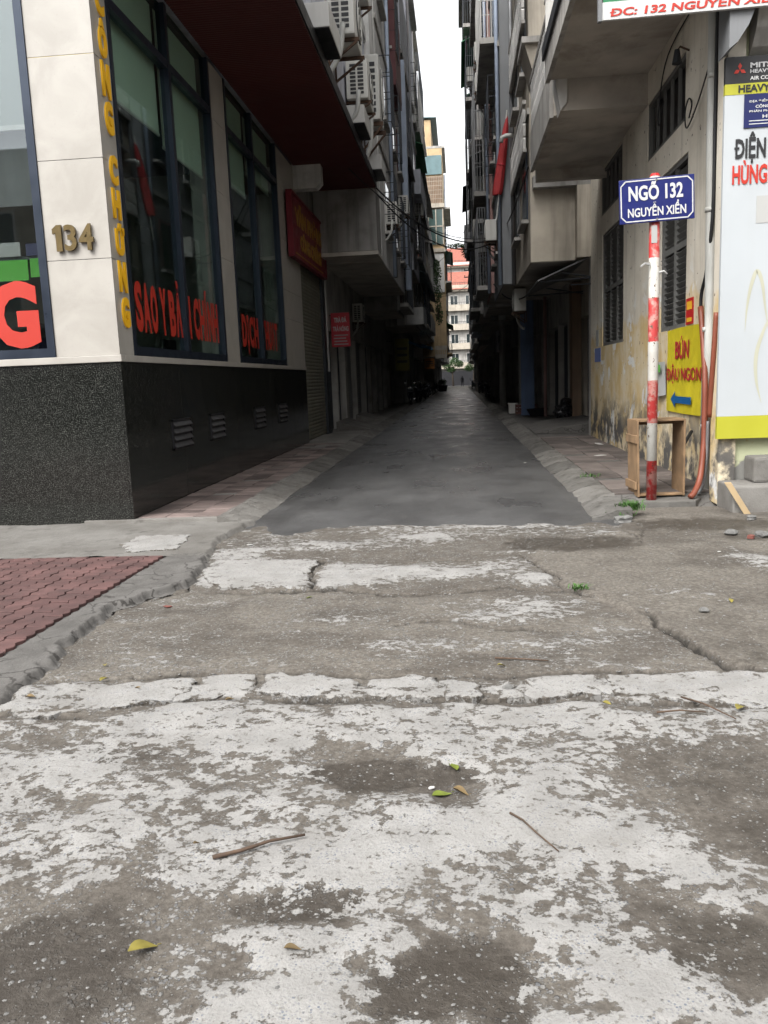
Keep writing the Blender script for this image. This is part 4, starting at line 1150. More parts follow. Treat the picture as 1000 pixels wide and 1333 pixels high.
# louvred shutters
for y0, y1, z0, z1, k in WIN:
    fr_ = MB(); fw = .06
    for a in ((y0, y0+fw, z0, z1), (y1-fw, y1, z0, z1), (y0+fw, y1-fw, z0, z0+fw), (y0+fw, y1-fw, z1-fw, z1)):
        fr_.box(RX+.02, RX+.1, *a)
    wv = fr_.build('louvred_window' if k == 'l' else 'barred_window', 'louvre_grey', rbld)
    MB().box(RX+.12, RX+.13, y0+.02, y1-.02, z0+.02, z1-.02).build('dark_backing', 'fascia_black', wv)
    if k == 'l':
        nl = 3 if y1-y0 > 1.8 else 2
        lw = (y1-y0-2*fw)/nl
        for q in range(nl):
            a = y0+fw+q*lw
            st = MB().box(RX+.03, RX+.08, a+.004, a+.05, z0+fw, z1-fw).box(RX+.03, RX+.08, a+lw-.05, a+lw-.004, z0+fw, z1-fw)
            st.box(RX+.032, RX+.078, a+.05, a+lw-.05, (z0+z1)/2-.04, (z0+z1)/2+.04)
            st.build('stile', 'louvre_grey', wv)
            sl = mesh_of(MB().obox((0, 0, 0), (.022, 0, -.024), (0, lw/2-.05, 0), (.003, 0, .003)), 'louvre_grey')
            n = int((z1-z0-2*fw)/.078)
            for t in range(n):
                z = z0+fw+.045+t*.078
                if abs(z-(z0+z1)/2) < .05: continue
                piece('slat', sl, wv, (RX+.055, a+lw/2, z))
    else:
        nb_ = 5
        for q in range(nb_+1):
            y = y0+fw+(y1-y0-2*fw)*q/nb_
            MB().box(RX+.03, RX+.07, y-.018, y+.018, z0+fw, z1-fw).build('bar', 'louvre_grey', wv)
# corner pilaster and street front
MB().box(2.80, 2.98, 9.3, 9.62, .0, 5.2).build('corner_pilaster', 'wall_ochre', rbld, bevel=.012)
box('front_wall', 'wall_lime', rbld, 2.985, 9.5, 9.36, 9.44, 0, 5.8)
# shop doorway recess beyond the wall
box('pier', 'conc_grey', rbld, RX+.03, RX+.5, 18.81, 19.3, .05, 4.2)
# front bracket and canopy slab above the board
MB().prism([(2.72, 9.0, 4.57), (2.72, 9.0, 5.2), (3.02, 9.0, 5.2), (2.98, 9.0, 4.98), (2.90, 9.0, 4.78), (2.80, 9.0, 4.63)], (0, .36, 0)).build('corbel', 'wall_grey', rbld)
cv = MB()
prof = [(0, 4.60), (-.10, 4.66), (-.22, 4.80), (-.30, 5.0), (-.34, 5.25), (-.34, 5.5), (0, 5.5)]
cv.prism([(3.02, 9.36+p_[0], p_[1]) for p_ in prof], (6, 0, 0)).build('curved_hood', 'conc_grey', rbld)
# concrete balcony over the side pavement: near slab, downstand beam, far slab
box('balcony_slab', 'soffit_conc', rbld, 1.47, RX+.4, 9.0, 13.4, 5.82, 6.0)
box('balcony_fascia', 'conc_grey', rbld, 1.40, 1.468, 8.98, 13.42, 5.78, 6.25)
box('balcony_edge', 'metal_dark', rbld, 1.36, 1.399, 8.98, 13.5, 6.12, 6.3)
box('downstand_beam', 'soffit_conc', rbld, 1.62, RX+.3, 13.41, 13.75, 5.38, 6.0)
MB().prism([(1.62, 13.38, 5.38), (1.55, 13.38, 5.75), (1.55, 13.38, 6.0), (1.72, 13.38, 6.0), (1.72, 13.38, 5.5)], (0, .4, 0)).build('beam_nib', 'plaster_white', rbld)
box('balcony_slab', 'soffit_conc', rbld, 1.56, RX+.4, 13.76, 17.2, 5.42, 5.6)
box('balcony_fascia', 'conc_grey', rbld, 1.50, 1.558, 13.78, 17.25, 5.40, 6.05)
box('beam', 'soffit_conc', rbld, 1.62, RX+.3, 17.201, 17.5, 5.25, 5.6)
box('upper_wall', 'conc_dark', rbld, RX+.3, RX+6, 9.2, 18.8, 6.001, 11.5)
# upper balcony: flared concrete planter and pierced balustrade
MB().add([(1.62, 17.3, 7.1), (2.3, 17.3, 7.1), (2.3, 17.3, 7.75), (1.42, 17.3, 7.75), (1.62, 18.3, 7.1), (2.3, 18.3, 7.1), (2.3, 18.3, 7.75), (1.42, 18.3, 7.75)],
         [(3, 2, 1, 0), (0, 1, 5, 4), (0, 4, 7, 3), (1, 2, 6, 5), (2, 3, 7, 6), (4, 5, 6, 7)]).build('flared_parapet', 'plaster_cream', rbld)
box('parapet_cap', 'conc_grey', rbld, 1.36, 2.3, 17.2, 18.4, 7.751, 7.86)
bl_ = mesh_of(MB().obox((0, 0, 0), (.03, 0, 0), (0, .05, .035), (0, -.02, .11)), 'plaster_white')
bal = MB().box(1.50, 1.58, 13.6, 17.2, 6.06, 6.12).box(1.50, 1.58, 13.6, 17.2, 7.0, 7.08).build('balustrade_rail', 'conc_grey', rbld)
for k in range(26):
    for j in range(3):
        piece('baluster', bl_, bal, (1.54, 13.72+k*.136, 6.26+j*.29))
cg = MB()
for k in range(30): cg.box(1.40, 1.415, 9.1+k*.145, 9.115+k*.145, 6.3, 8.6)
for z in (6.9, 7.7, 8.6): cg.box(1.395, 1.42, 9.05, 13.5, z, z+.025)
for k in range(10): cg.box(1.42+k*.15, 1.435+k*.15, 13.48, 13.5, 6.3, 8.6)
cg.build('balcony_cage', 'paint_white', rbld, kind='stuff')
# flat concrete step block at the street door
st_ = tag(MB().box(2.80, 4.6, 8.78, 9.33, -.03, .27).build('door_step', 'cement', bevel=.02), 'worn cement step under the white shop board', 'step')
tag(MB().box(3.08, 4.6, 9.02, 9.34, .272, .54).build('door_step', 'cement', bevel=.03), 'upper cement step resting on the larger step', 'step')

# ---- town houses on the right
R2 = house(1, 19.2, 23.95, 3.35, 1.66, 3.95, 14.5, 'plaster_cream', 'house with stained cream box bay and tin awning beyond the ochre wall', 'plaster_cream', 'w', 31, door='shutter_grey', cages=False)
for zb in (6.3, 8.9):
    br = MB().box(1.52, 1.60, 19.3, 23.8, zb, zb+.07).box(1.52, 1.60, 19.3, 23.8, zb+.98, zb+1.06).build('balustrade_rail', 'conc_grey', R2)
    for k in range(30):
        for j in range(3):
            piece('baluster', bl_, br, (1.56, 19.4+k*.148, zb+.2+j*.29))
MB().box(2.62, 9., 18.85, 19.198, 3.96, 5.45).build('flank_panel', 'plaster_cream', R2)
box('flank_beam', 'conc_dark', R2, 1.7, 3.4, 18.9, 19.15, 5.46, 5.7)
R3 = house(1, 24.0, 29.4, 3.1, 1.3, 4.0, 19.5, 'wall_grey', 'tall smooth grey house with the red parasol on its flank', 'conc_grey', 'wwcw', 33, door='gate_dark')
box('flank_render', 'wall_grey', R3, 1.305, 3.2, 23.955, 23.998, 4.01, 19.45)
R4 = house(1, 29.4, 33.9, 2.9, 1.2, 4.3, 20.5, 'plaster_pink', 'dusky pink house with caged balconies', 'conc_dark', 'ccwc', 35)
R5 = house(1, 33.9, 40.0, 2.9, 1.25, 4.2, 18.5, 'plaster_white', 'dirty white house behind the big concrete pole', 'conc_dark', 'wbcw', 37)
R6 = house(1, 40.0, 46.5, 2.9, 1.1, 4.4, 22.0, 'conc_dark', 'dark house with deep iron cages and a jutting flat roof', 'conc_dark', 'cccc', 39)
box('jutting_roof', 'conc_dark', R6, .45, 4, 40.2, 46.4, 19.3, 19.6)
R7 = house(1, 46.5, 55.0, 2.4, 1.45, 4.2, 17.0, 'conc_grey', 'grey concrete house past the jutting flat roof', 'conc_dark', 'ccbc', 41)
R8 = house(1, 55.0, 64.0, 2.3, 1.6, 4.2, 14.0, 'plaster_lav', 'bluish white house with stacked iron balconies', 'conc_dark', 'bcbc', 43)
R9 = house(1, 64.0, 76.0, 2.3, 1.7, 3.8, 12.0, 'conc_dark', 'sooty low house behind the second concrete pole', 'conc_dark', 'cbcb', 45)
R10 = house(1, 76.0, 90.0, 2.3, 1.8, 3.8, 12.0, 'plaster_cream', 'cream house far down the right side of the alley', 'conc_dark', 'bwbc', 47)
R11 = house(1, 90.0, 108.0, 2.4, 1.9, 3.6, 11.0, 'conc_grey', 'grey house near the far end on the right', 'conc_dark', 'bcbw', 49)
R12 = house(1, 108.0, 132.0, 2.4, 2.0, 3.4, 10.0, 'conc_dark', 'last dark house on the right before the alley ends', 'conc_dark', 'bwbw', 51)

# ---- buildings closing the view
def end_house(x0, x1, y, H, wall, label, roof, floors, parent_name='apartment_building'):
    e = empty(parent_name, ((x0+x1)/2, y, 0), label, 'building')
    box('wall', 'conc_grey', e, x0, x1, y, y+9, -.05, H)
    fh = H/floors
    for k in range(floors):
        z = k*fh
        box('floor_band', 'plaster_cream', e, x0-.1, x1+.1, y-.9, y-.001, z+fh-.3, z+fh-.02)
        MB().box(x0, x1, y-.9, y-.82, z+fh-.019, z+fh+.75).build('parapet', wall, e)
        n = int((x1-x0)/2.3)
        for q in range(n):
            a = x0+.5+q*(x1-x0)/n
            wv = box('window', 'paint_white', e, a, a+1.4, y-.06, y-.001, z+fh*.22, z+fh*.72)
            box('pane', 'glass_far', wv, a+.1, a+.66, y-.08, y-.061, z+fh*.25, z+fh*.69)
            box('pane', 'glass_far', wv, a+.74, a+1.3, y-.08, y-.061, z+fh*.25, z+fh*.69)
    box('street_gate', 'fascia_black', e, x0+.3, x1-.3, y-1.0, y-.92, .0, 2.6)
    rl = MB()
    for k in range(floors):
        for q in range(int((x1-x0)/.3)):
            rl.box(x0+q*.3, x0+q*.3+.05, y-.88, y-.86, (k+1)*fh+.76, (k+1)*fh+1.1)
        rl.box(x0, x1, y-.9, y-.85, (k+1)*fh+1.1, (k+1)*fh+1.16)
    rl.build('balcony_railing', 'metal_dark', e, kind='stuff')
    if roof:
        MB().prism([(x0-.4, y-1.2, H), (x0-.4, y+4.5, H+roof), (x0-.4, y+10, H), ], (x1-x0+.8, 0, 0)).build('tiled_roof', 'roof_red', e)
    return e
end_house(-7, 9, 150, 16.6, 'plaster_cream', 'pale apartment block with red tiled roof closing the end of the alley', 3.6, 5)
end_house(-6, 12, 185, 25.0, 'paint_white', 'white block with a red roof rising behind the end of the alley', 4.5, 7)

# ---- shop houses across the street, behind the viewer (they show in the polished granite and the panes)
rr = random.Random(77)
for k, (x0, x1, H, m, lab) in enumerate(((-26, -17, 13, 'plaster_cream', 'cream shop house across the street on the far left'), (-17, -9, 16, 'plaster_white', 'white shop house across the street left of the alley mouth'), (-9, -1, 11, 'plaster_pink', 'pink shop house across the street facing the alley mouth'), (-1, 8, 15, 'conc_grey', 'grey shop house across the street facing the corner building'), (8, 18, 12, 'plaster_lav', 'pale blue shop house across the street on the right'), (18, 28, 14, 'plaster_cream', 'tall cream shop house across the street on the far right'))):
    e = empty('shop_house', ((x0+x1)/2, -22, 0), lab, 'house', 'shop houses across the street')
    box('wall', m, e, x0+.05, x1-.05, -32, -22, -.05, H)
    box('shop_front', 'gate_dark', e, x0+.6, x1-.6, -21.999, -21.9, .05, 3.0)
    box('shop_sign', rr.choice(['red_sign', 'sign_green', 'plate_blue', 'banner_yellow']), e, x0+.5, x1-.5, -21.999, -21.7, 3.2, 4.2)
    for f_ in range(int((H-4.5)/3.2)):
        z = 4.6+f_*3.2
        box('balcony_slab', 'conc_grey', e, x0+.2, x1-.2, -21.999, -21.0, z, z+.15)
        for q in range(3):
            a = x0+.8+q*(x1-x0-1.2)/3
            wv = box('window', 'paint_white', e, a, a+1.6, -21.999, -21.95, z+.8, z+2.4)
            box('pane', 'glass_far', wv, a+.1, a+1.5, -21.949, -21.94, z+.9, z+2.3)

def spline(pts, n=7):
    P_ = [Vector(p) for p in pts]; P_ = [P_[0]*2-P_[1]]+P_+[P_[-1]*2-P_[-2]]
    out = []
    for i in range(1, len(P_)-2):
        a, b, c_, d = P_[i-1:i+3]
        for k in range(n):
            t = k/n
            out.append(.5*(2*b+(c_-a)*t+(2*a-5*b+4*c_-d)*t*t+(3*b-a-3*c_+d)*t**3))
    return out+[P_[-2]]
# ------------------------------------------------------------------ street sign on its painted pole
PX, PY = 2.14, 9.52
sg = empty('street_sign', (PX, PY, .05), 'blue street name sign NGÕ 132 on a red and white banded pole', 'sign')
MB().tube([(PX, PY, .0), (PX+.002, PY, 1.6), (PX, PY, 3.53)], .056, 20).build('pole', 'pole_paint', sg, smooth=True)
MB().tube([(PX, PY, 3.53), (PX, PY, 3.56)], .058, 16, .04).build('cap', 'red_paint', sg)
# the plate is turned a few degrees and tips up to the right
th = R_(-2.0); tl = R_(1.6)
rt = Vector((math.cos(th)*math.cos(tl), math.sin(th)*math.cos(tl), math.sin(tl)))
nn = Vector((math.sin(th), -math.cos(th), 0))
uv = nn.cross(rt).normalized(); uv = uv if uv.z > 0 else -uv
SO = Vector((2.145, PY, 3.28))+nn*.075
SWd, SHt = .775, .452
def plate(name, m, w_, h_, t, off, parent):
    return MB().obox(SO+nn*off, rt*w_/2, uv*h_/2, nn*t/2).build(name, m, parent, bevel=min(.006, t*.3))
pl = plate('plate', 'sign_blue', SWd, SHt, .02, 0, sg)
bd = MB()
hw, hh, cr = SWd/2-.02, SHt/2-.02, .05
pts = [(-hw+cr, hh), (hw-cr, hh), (hw, hh-cr), (hw, -hh+cr), (hw-cr, -hh), (-hw+cr, -hh), (-hw, -hh+cr), (-hw, hh-cr)]
for (a, b), (c, d) in zip(pts, pts[1:]+pts[:1]):
    p0, p1 = SO+nn*.012+rt*a+uv*b, SO+nn*.012+rt*c+uv*d
    dv = (p1-p0).normalized(); sv = nn.cross(dv)
    bd.obox((p0+p1)/2, (p1-p0)/2+dv*.003, sv*.006, nn*.0015)
bd.build('border', 'white_decal', pl)
text('NGÕ 132', SO+nn*.0125+rt*(-.29)+uv*(.0), rt, uv, .56, .19, 'white_decal', pl, 'lettering', .003, .03)
text('NGUYỄN XIỂN', SO+nn*.0125+rt*(-.30)+uv*(-.165), rt, uv, .60, .145, 'white_decal', pl, 'lettering', .003, .022)
for q in (.2, -.2):
    MB().tube([SO+nn*.012+uv*q, SO+nn*.02+uv*q], .012, 8).build('bolt', 'metal_grey', pl)
for q in (.12, -.12):
    MB().tube([(PX+.062*math.cos(a), PY+.062*math.sin(a), 3.28+q) for a in np.linspace(-math.pi, math.pi, 13)], .008, 6).build('clamp', 'metal_grey', sg)
MB().obox((PX-.012, PY-.056, 2.93), (.03, 0, 0), (0, .001, 0), (0, 0, .09)).build('paper_sticker', 'paper', sg)
for q, (dx, dz) in enumerate(((-.11, 2.62), (.09, 2.53))):
    MB().tube([(PX+dx*.5, PY-.05, dz), (PX+dx, PY-.07, dz+.01), (PX+dx*1.4, PY-.06, dz-.02)], .016, 5, .008).build('tape_scrap', 'paper', sg)

# ------------------------------------------------------------------ shop board on the street front
BY = 9.26
wb = empty('shop_board', (2.77, BY, .74), 'tall white shop board with black heading and yellow bands on the street front', 'sign')
box('panel', 'board_white', wb, 2.76, 5.6, BY-.02, BY+.03, .97, 4.21)
box('top_band', 'black_decal', wb, 2.76, 5.6, BY-.024, BY+.03, 4.315, 4.57)
box('heading_band', 'band_yellow', wb, 2.76, 5.6, BY-.023, BY+.03, 4.211, 4.314)
box('foot_band', 'band_yellow', wb, 2.757, 5.6, BY-.023, BY+.03, .73, .969)
def wt(b, x, z, wd, h_, m, bold=.02, nm='lettering'):
    return text(b, (x, BY-.0265, z), XV, ZV, wd, h_, m, wb, nm, .003, bold)
# three-diamond emblem
dm_ = MB()
for (cx, cz_, a) in ((2.935, 4.475, 90), (2.90, 4.413, 210), (2.97, 4.413, 330)):
    c_ = Vector((cx, BY-.026, cz_)); d1 = Vector((math.cos(R_(a)), 0, math.sin(R_(a)))); d2 = Vector((-d1.z, 0, d1.x))
    ctr = Vector((2.90, BY-.026, 4.445)); 
    tip, half = .066, .03
    p_ = [ctr, ctr+d1*tip/2+d2*half*.67, ctr+d1*tip, ctr+d1*tip/2-d2*half*.67]
    dm_.prism(p_, (0, -.002, 0))
dm_.build('emblem', 'red_decal', wb)
wt('MITSUBISHI', 3.0, 4.455, .50, .05, 'grey_decal', .03)
wt('HEAVY INDUSTRIES', 3.0, 4.405, .56, .036, 'grey_decal')
wt('AIR CONDITIONING', 3.0, 4.34, .52, .036, 'white_decal')
wt('HEAVY', 2.89, 4.228, .31, .07, 'black_decal', .03)
bp = box('blue_plate', 'plate_blue', wb, 2.95, 3.52, BY-.032, BY-.021, 3.885, 4.205)
for k, (t_, a, b, c_) in enumerate((('ĐỊA ĐIỂM KINH DOANH', .03, .235, .036), ('CÔNG TY TNHH', .09, .185, .036), ('PHÂN PHỐI ĐIỆN MÁY', .03, .14, .036), ('HÙNG', .16, .085, .042))):
    text(t_, (2.95+a+.02, BY-.0335, 3.885+b), XV, ZV, .53-2*a, c_, 'white_decal', wb, 'plate_lettering', .002, .02)
for q in (.03, .06):
    MB().box(3.0, 3.47, BY-.034, BY-.0325, 3.885+q, 3.893+q).build('plate_line', 'white_decal', wb)
wt('ĐIỆN', 2.875, 3.54, .30, .31, 'black_decal', .03)
wt('HÙNG', 2.85, 3.34, .345, .235, 'red_decal', .03)
wt('MÁY', 3.24, 3.59, .27, .25, 'black_decal', .03)
box('taped_notice', 'paper', wb, 3.10, 3.35, BY-.024, BY-.021, 2.95, 3.22)
sw_ = MB()
for k, pts in enumerate(([(3.02, 1.85), (3.035, 2.1), (3.07, 2.32), (3.125, 2.47), (3.18, 2.36), (3.22, 2.1), (3.25, 1.9)], [(3.21, 1.1), (3.15, 1.35), (3.145, 1.62), (3.22, 1.88), (3.33, 2.1)])):
    P_ = spline([(a, BY-.0225-.001*k, b) for a, b in pts], 6); m = len(P_); base_ = len(sw_.v)
    for q, p in enumerate(P_):
        t_ = (P_[min(q+1, m-1)]-P_[max(q-1, 0)]).normalized(); hw_ = .020*math.sin(math.pi*(q+.6)/(m+.2))
        n2_ = Vector((-t_.z, 0, t_.x))*hw_
        sw_.v += [tuple(p-n2_), tuple(p+n2_)]
    for q in range(m-1): sw_.f.append((base_+2*q, base_+2*q+2, base_+2*q+3, base_+2*q+1))
sw_.build('printed_swirl', 'board_swirl', wb)
# address board hung from the balcony edge
ab = empty('address_board', (2.6, 9.0, 5.0), 'red green and white address board ĐC 132 hanging under the balcony', 'sign')
tl2 = .012
def ab_box(nm, m, x0, x1, z0, z1, y0, y1):
    mb = MB().add([(x0, y0, z0+(x0-1.5)*tl2), (x1, y0, z0+(x1-1.5)*tl2), (x1, y1, z0+(x1-1.5)*tl2), (x0, y1, z0+(x0-1.5)*tl2),
                   (x0, y0, z1+(x0-1.5)*tl2), (x1, y0, z1+(x1-1.5)*tl2), (x1, y1, z1+(x1-1.5)*tl2), (x0, y1, z1+(x0-1.5)*tl2)],
                  [(0, 3, 2, 1), (4, 5, 6, 7), (0, 1, 5, 4), (1, 2, 6, 5), (2, 3, 7, 6), (3, 0, 4, 7)])
    return mb.build(nm, m, ab)
ab_box('white_strip', 'white_decal', 1.49, 5.5, 4.90, 5.06, 8.95, 8.99)
ab_box('green_panel', 'sign_green', 1.50, 5.5, 5.062, 6.3, 8.955, 8.99)
ab_box('side_post', 'metal_grey', 1.45, 1.488, 4.89, 6.3, 8.94, 9.0)
rt2 = Vector((1, 0, tl2)).normalized()
text('ĐC: 132 NGUYỄN XIỂN', (1.57, 8.947, 4.925), rt2, (.18, 0, .98), 1.62, .115, 'red_decal', ab, 'lettering', .002, .03)

# ------------------------------------------------------------------ things on the ochre wall
bn = empty('banner', (RX-.02, 11.1, .95), 'yellow cloth banner BÚN ĐẬU NGON with blue arrow tied to the wall', 'banner')
bm_ = MB(); nyb, nzb = 22, 14
for j in range(nzb+1):
    for i in range(nyb+1):
        y = 10.12+1.80*i/nyb; z = .93+1.08*j/nzb
        sag = .02*math.sin(i/nyb*math.pi)*(j/nzb-.5)
        bm_.v.append((RX-.028-.005*math.sin(i*.7+j*.25)-.003*math.sin(j*.9), y, z+sag))
for j in range(nzb):
    for i in range(nyb):
        a = j*(nyb+1)+i
        bm_.f.append((a, a+nyb+1, a+nyb+2, a+1))
bm_.build('cloth', 'banner_yellow', bn, smooth=True)
YN = (0, -1, 0)
text('BÚN', (RX-.042, 11.44, 1.62), YN, ZV, .66, .29, 'red_sign', bn, 'lettering', .002, .018)
text('ĐẬU NGON', (RX-.042, 11.86, 1.30), YN, ZV, 1.62, .26, 'red_sign', bn, 'lettering', .002, .018)
MB().prism([(RX-.05, 11.60, 1.095), (RX-.05, 11.38, 1.20), (RX-.05, 11.38, 1.14), (RX-.05, 10.62, 1.14), (RX-.05, 10.62, 1.05), (RX-.05, 11.38, 1.05), (RX-.05, 11.38, .99)], (-.003, 0, 0)).build('arrow', 'arrow_blue', bn)
for y, z in ((11.9, 2.0), (10.34, 2.0), (11.9, .96), (10.34, .96)):
    MB().tube([(RX-.03, y, z), (RX+.0, y, z+.03)], .005, 5).build('tie', 'cable_black', bn)
ps = empty('poster', (RX-.01, 10.9, 2.05), 'small red and yellow poster pasted above the yellow banner', 'poster')
box('sheet', 'red_paint', ps, RX-.012, RX-.004, 10.74, 11.06, 2.04, 2.36)
box('print', 'yellow_decal', ps, RX-.015, RX-.0125, 10.79, 11.01, 2.22, 2.32)
box('print', 'yellow_decal', ps, RX-.015, RX-.0125, 10.79, 11.01, 2.07, 2.12)
lf = empty('flyer', (RX-.03, 12.3, 1.2), 'curled white and green flyer hanging beside the yellow banner', 'flyer')
fl_ = MB()
for j in range(6):
    for i in range(6):
        fl_.v.append((RX-.02-.05*math.sin(i*.6)*(1-j/5)-.01*j*.3, 12.0+.5*i/5, 1.14+.46*j/5-.05*(i/5)*(1-j/5)))
for j in range(5):
    for i in range(5):
        a = j*6+i; fl_.f.append((a, a+6, a+7, a+1))
fl_.build('sheet', 'paper', lf, smooth=True)
box('green_print', 'leaf_green_decal', lf, RX-.085, RX-.08, 12.1, 12.4, 1.46, 1.56)
tag(box('notice', 'paper_blue', None, RX-.012, RX-.003, 17.5, 18.2, 1.7, 1.98), 'small blue and white notice pasted low beside the far louvred window', 'notice')
tag(box('paper_strip', 'paper', None, RX-.012, RX-.003, 17.75, 18.05, 2.02, 2.35), 'narrow torn paper strip above the blue notice', 'paper')
# drain pipe, cables and conduits by the corner
dp = empty('drain_pipe', (2.84, 9.86, .1), 'white plastic drain pipe down the corner of the ochre wall', 'pipe')
MB().tube([(2.83, 9.95, 5.78), (2.83, 9.92, 4.0), (2.84, 9.88, 2.0), (2.84, 9.86, .1)], .052, 12).build('pipe', 'pipe_white', dp, smooth=True)
for z in (4.6, 3.2, 1.9, .8):
    MB().tube([(2.835, 9.905, z), (2.835, 9.905, z+.05)], .062, 12).build('collar', 'pipe_white', dp, smooth=True)
tag(MB().tube(spline([(2.83, 9.78, 5.7), (2.82, 9.76, 4.2), (2.83, 9.8, 3.2), (2.82, 9.95, 2.6), (2.81, 10.1, 2.35), (2.81, 10.13, 2.15)]), .020, 8).build('power_cable', 'cable_black', smooth=True), 'thick black cable running down beside the drain pipe', 'cable')
tag(MB().tube(spline([(2.81, 10.13, 2.19), (2.80, 9.95, 1.75), (2.785, 9.8, 1.31), (2.775, 9.76, .9), (2.76, 9.72, .61), (2.70, 9.62, .27), (2.61, 9.5, .12), (2.55, 9.46, .07)]), .033, 12).build('conduit', 'conduit_orange', smooth=True), 'bent orange plastic conduit curving onto the pavement', 'conduit')
tag(MB().tube(spline([(2.785, 9.44, 2.08), (2.775, 9.46, 1.7), (2.775, 9.53, 1.3), (2.785, 9.6, .95)]), .028, 10).build('conduit', 'conduit_orange', smooth=True), 'short straight orange conduit behind the curved one', 'conduit')
tag(MB().tube(spline([(2.8, 9.7, .9), (2.79, 9.7, .5), (2.76, 9.7, .2), (2.7, 9.68, .07)]), .022, 8).build('grey_hose', 'metal_grey', smooth=True), 'thin grey hose behind the orange conduit at the wall foot', 'hose')
tag(MB().tube([(RX-.05, 10.06, .1), (RX-.05, 10.06, .8), (RX-.045, 10.07, 1.55)], .035, 10).build('grey_pipe', 'metal_grey', smooth=True), 'grey pipe standing against the wall under the banner', 'pipe')
tag(MB().tube([(2.86, 10.6, .72), (2.70, 10.3, .60), (2.66, 10.24, .53)], .022, 8).build('bracket_pipe', 'cable_black', smooth=True), 'short black pipe stub poking out below the banner', 'pipe')
for k, pts in enumerate(([(2.88, 10.3, 5.75), (2.87, 12.1, 5.6), (2.87, 12.6, 5.0), (2.87, 12.5, 4.85), (2.87, 12.3, 5.1)], [(2.87, 11.0, 4.5), (2.86, 10.85, 4.62), (2.86, 11.0, 4.72), (2.86, 11.15, 4.6), (2.86, 11.05, 4.4), (2.86, 10.6, 4.55), (2.86, 10.1, 4.85)])):
    cu = bpy.data.curves.new('c', 'CURVE')
    tag(MB().tube(spline(pts), .009, 6).build('loose_wire', 'cable_black', smooth=True), ('loose wire sagging under the balcony over the windows', 'coiled wire loop hanging by the near upper window')[k], 'wire')
    bpy.data.curves.remove(cu)
# wall lamp by the upper window
wlp = empty('wall_lamp', (2.86, 11.2, 5.2), 'small rusty wall lamp beside the near upper window', 'lamp')
MB().tube([(2.9, 11.15, 5.32), (2.78, 11.12, 5.36), (2.74, 11.1, 5.3)], .012, 6).build('arm', 'rust', wlp)
MB().tube([(2.74, 11.1, 5.32), (2.74, 11.1, 5.16)], .03, 10, .06).build('shade', 'metal_dark', wlp)

# ------------------------------------------------------------------ wooden crate frame round the pole
cf = empty('wooden_crate', (2.4, 9.85, .1), 'open pale wooden crate frame standing behind the banded pole', 'crate')
ca, cb = Vector((2.0, 9.82, .06)), Vector((2.52, 9.86, .06))
u_ = (cb-ca).normalized(); n_ = Vector((u_.y, -u_.x, 0)); dp_ = .2
H_ = .88
zv = Vector((0, 0, 1))
lean = Vector((-.03, .0, 0))
def cboard(nm, p, hx, hy, hz): return MB().obox(p, hx, hy, hz).build(nm, 'wood_crate', cf, bevel=.004)
cboard('side_board', ca+zv*H_/2+n_*0, u_*.011, n_*dp_, zv*H_/2+lean*.3)
cboard('side_board', cb+zv*H_/2, u_*.011, n_*dp_, zv*H_/2)
cboard('top_board', (ca+cb)/2+zv*(H_-.012)+u_*.0, (cb-ca)/2-u_*.012, n_*dp_, zv*.011)
cboard('bottom_board', (ca+cb)/2+zv*.02, (cb-ca)/2-u_*.012, n_*dp_, zv*.011)
for z in (.13, .66):
    cboard('batten', ca-u_*.024+zv*z, u_*.012, n_*dp_, zv*.045)
for z in (.82,):
    cboard('batten', (ca+cb)/2+zv*z-n_*(dp_-.012), (cb-ca)/2-u_*.013, n_*.011, zv*.018)
tag(MB().obox((2.83, 8.72, .15), (.035, .0, .0), (0, .012, .004), (-.10, .02, .17)).build('wood_offcut', 'wood_pale', bevel=.004), 'pale wood offcut leaning against the cement step', 'wood')
cm = MB().prism([(1.98, 9.42, -.08), (2.3, 9.36, -.08), (2.6, 9.4, -.08), (2.72, 9.62, -.08), (2.7, 10.1, -.08), (2.0, 10.1, -.08)], (0, 0, .125)).build('cement_footing', 'cement', None, bevel=.015)
tag(cm, 'rough cement footing at the foot of the sign pole', 'footing')

# ------------------------------------------------------------------ air conditioner units
def make_ac(m='ac_white'):
    """outdoor unit: 0.36 deep (x), 0.85 wide (y), 0.6 high; fan side faces +x"""
    a = empty('air_conditioner', (0, 0, 0))
    MB().box(0, .34, 0, .85, 0, .62).build('body', m, a, bevel=.02)
    MB().tube([(.341, .52, .31), (.352, .52, .31)], .25, 24).build('fan_grille', 'ac_dark', a)
    for k in range(3):
        MB().tube([(.356, .52+r_*math.cos(t), .31+r_*math.sin(t)) for r_ in [(.08, .16, .24)[k]] for t in np.linspace(0, 2*math.pi, 21)], .006, 5).build('grille_ring', m, a)
    sl = mesh_of(MB().box(-.045, .045, -.004, .004, -.02, .02), 'ac_dark')
    for i in range(2):
        for j in range(8):
            piece('slot', sl, a, (.11+i*.12, -.003, .09+j*.062))
    for y in (.1, .72):
        MB().box(-.02, .38, y, y+.035, -.045, -.006).box(-.02, .0, y, y+.035, -.32, -.046).prism([(.0, y, -.3), (.36, y, -.06), (.36, y, -.03), (.0, y, -.27)], (0, .03, 0)).build('bracket', 'rust', a)
    MB().tube(spline([(.2, -.02, .1), (.2, -.14, -.02), (.17, -.16, -.25), (.05, -.12, -.42), (-.02, -.1, -.45)]), .035, 8).build('hose', 'pipe_white', a, smooth=True)
    return a
ac0 = make_ac()
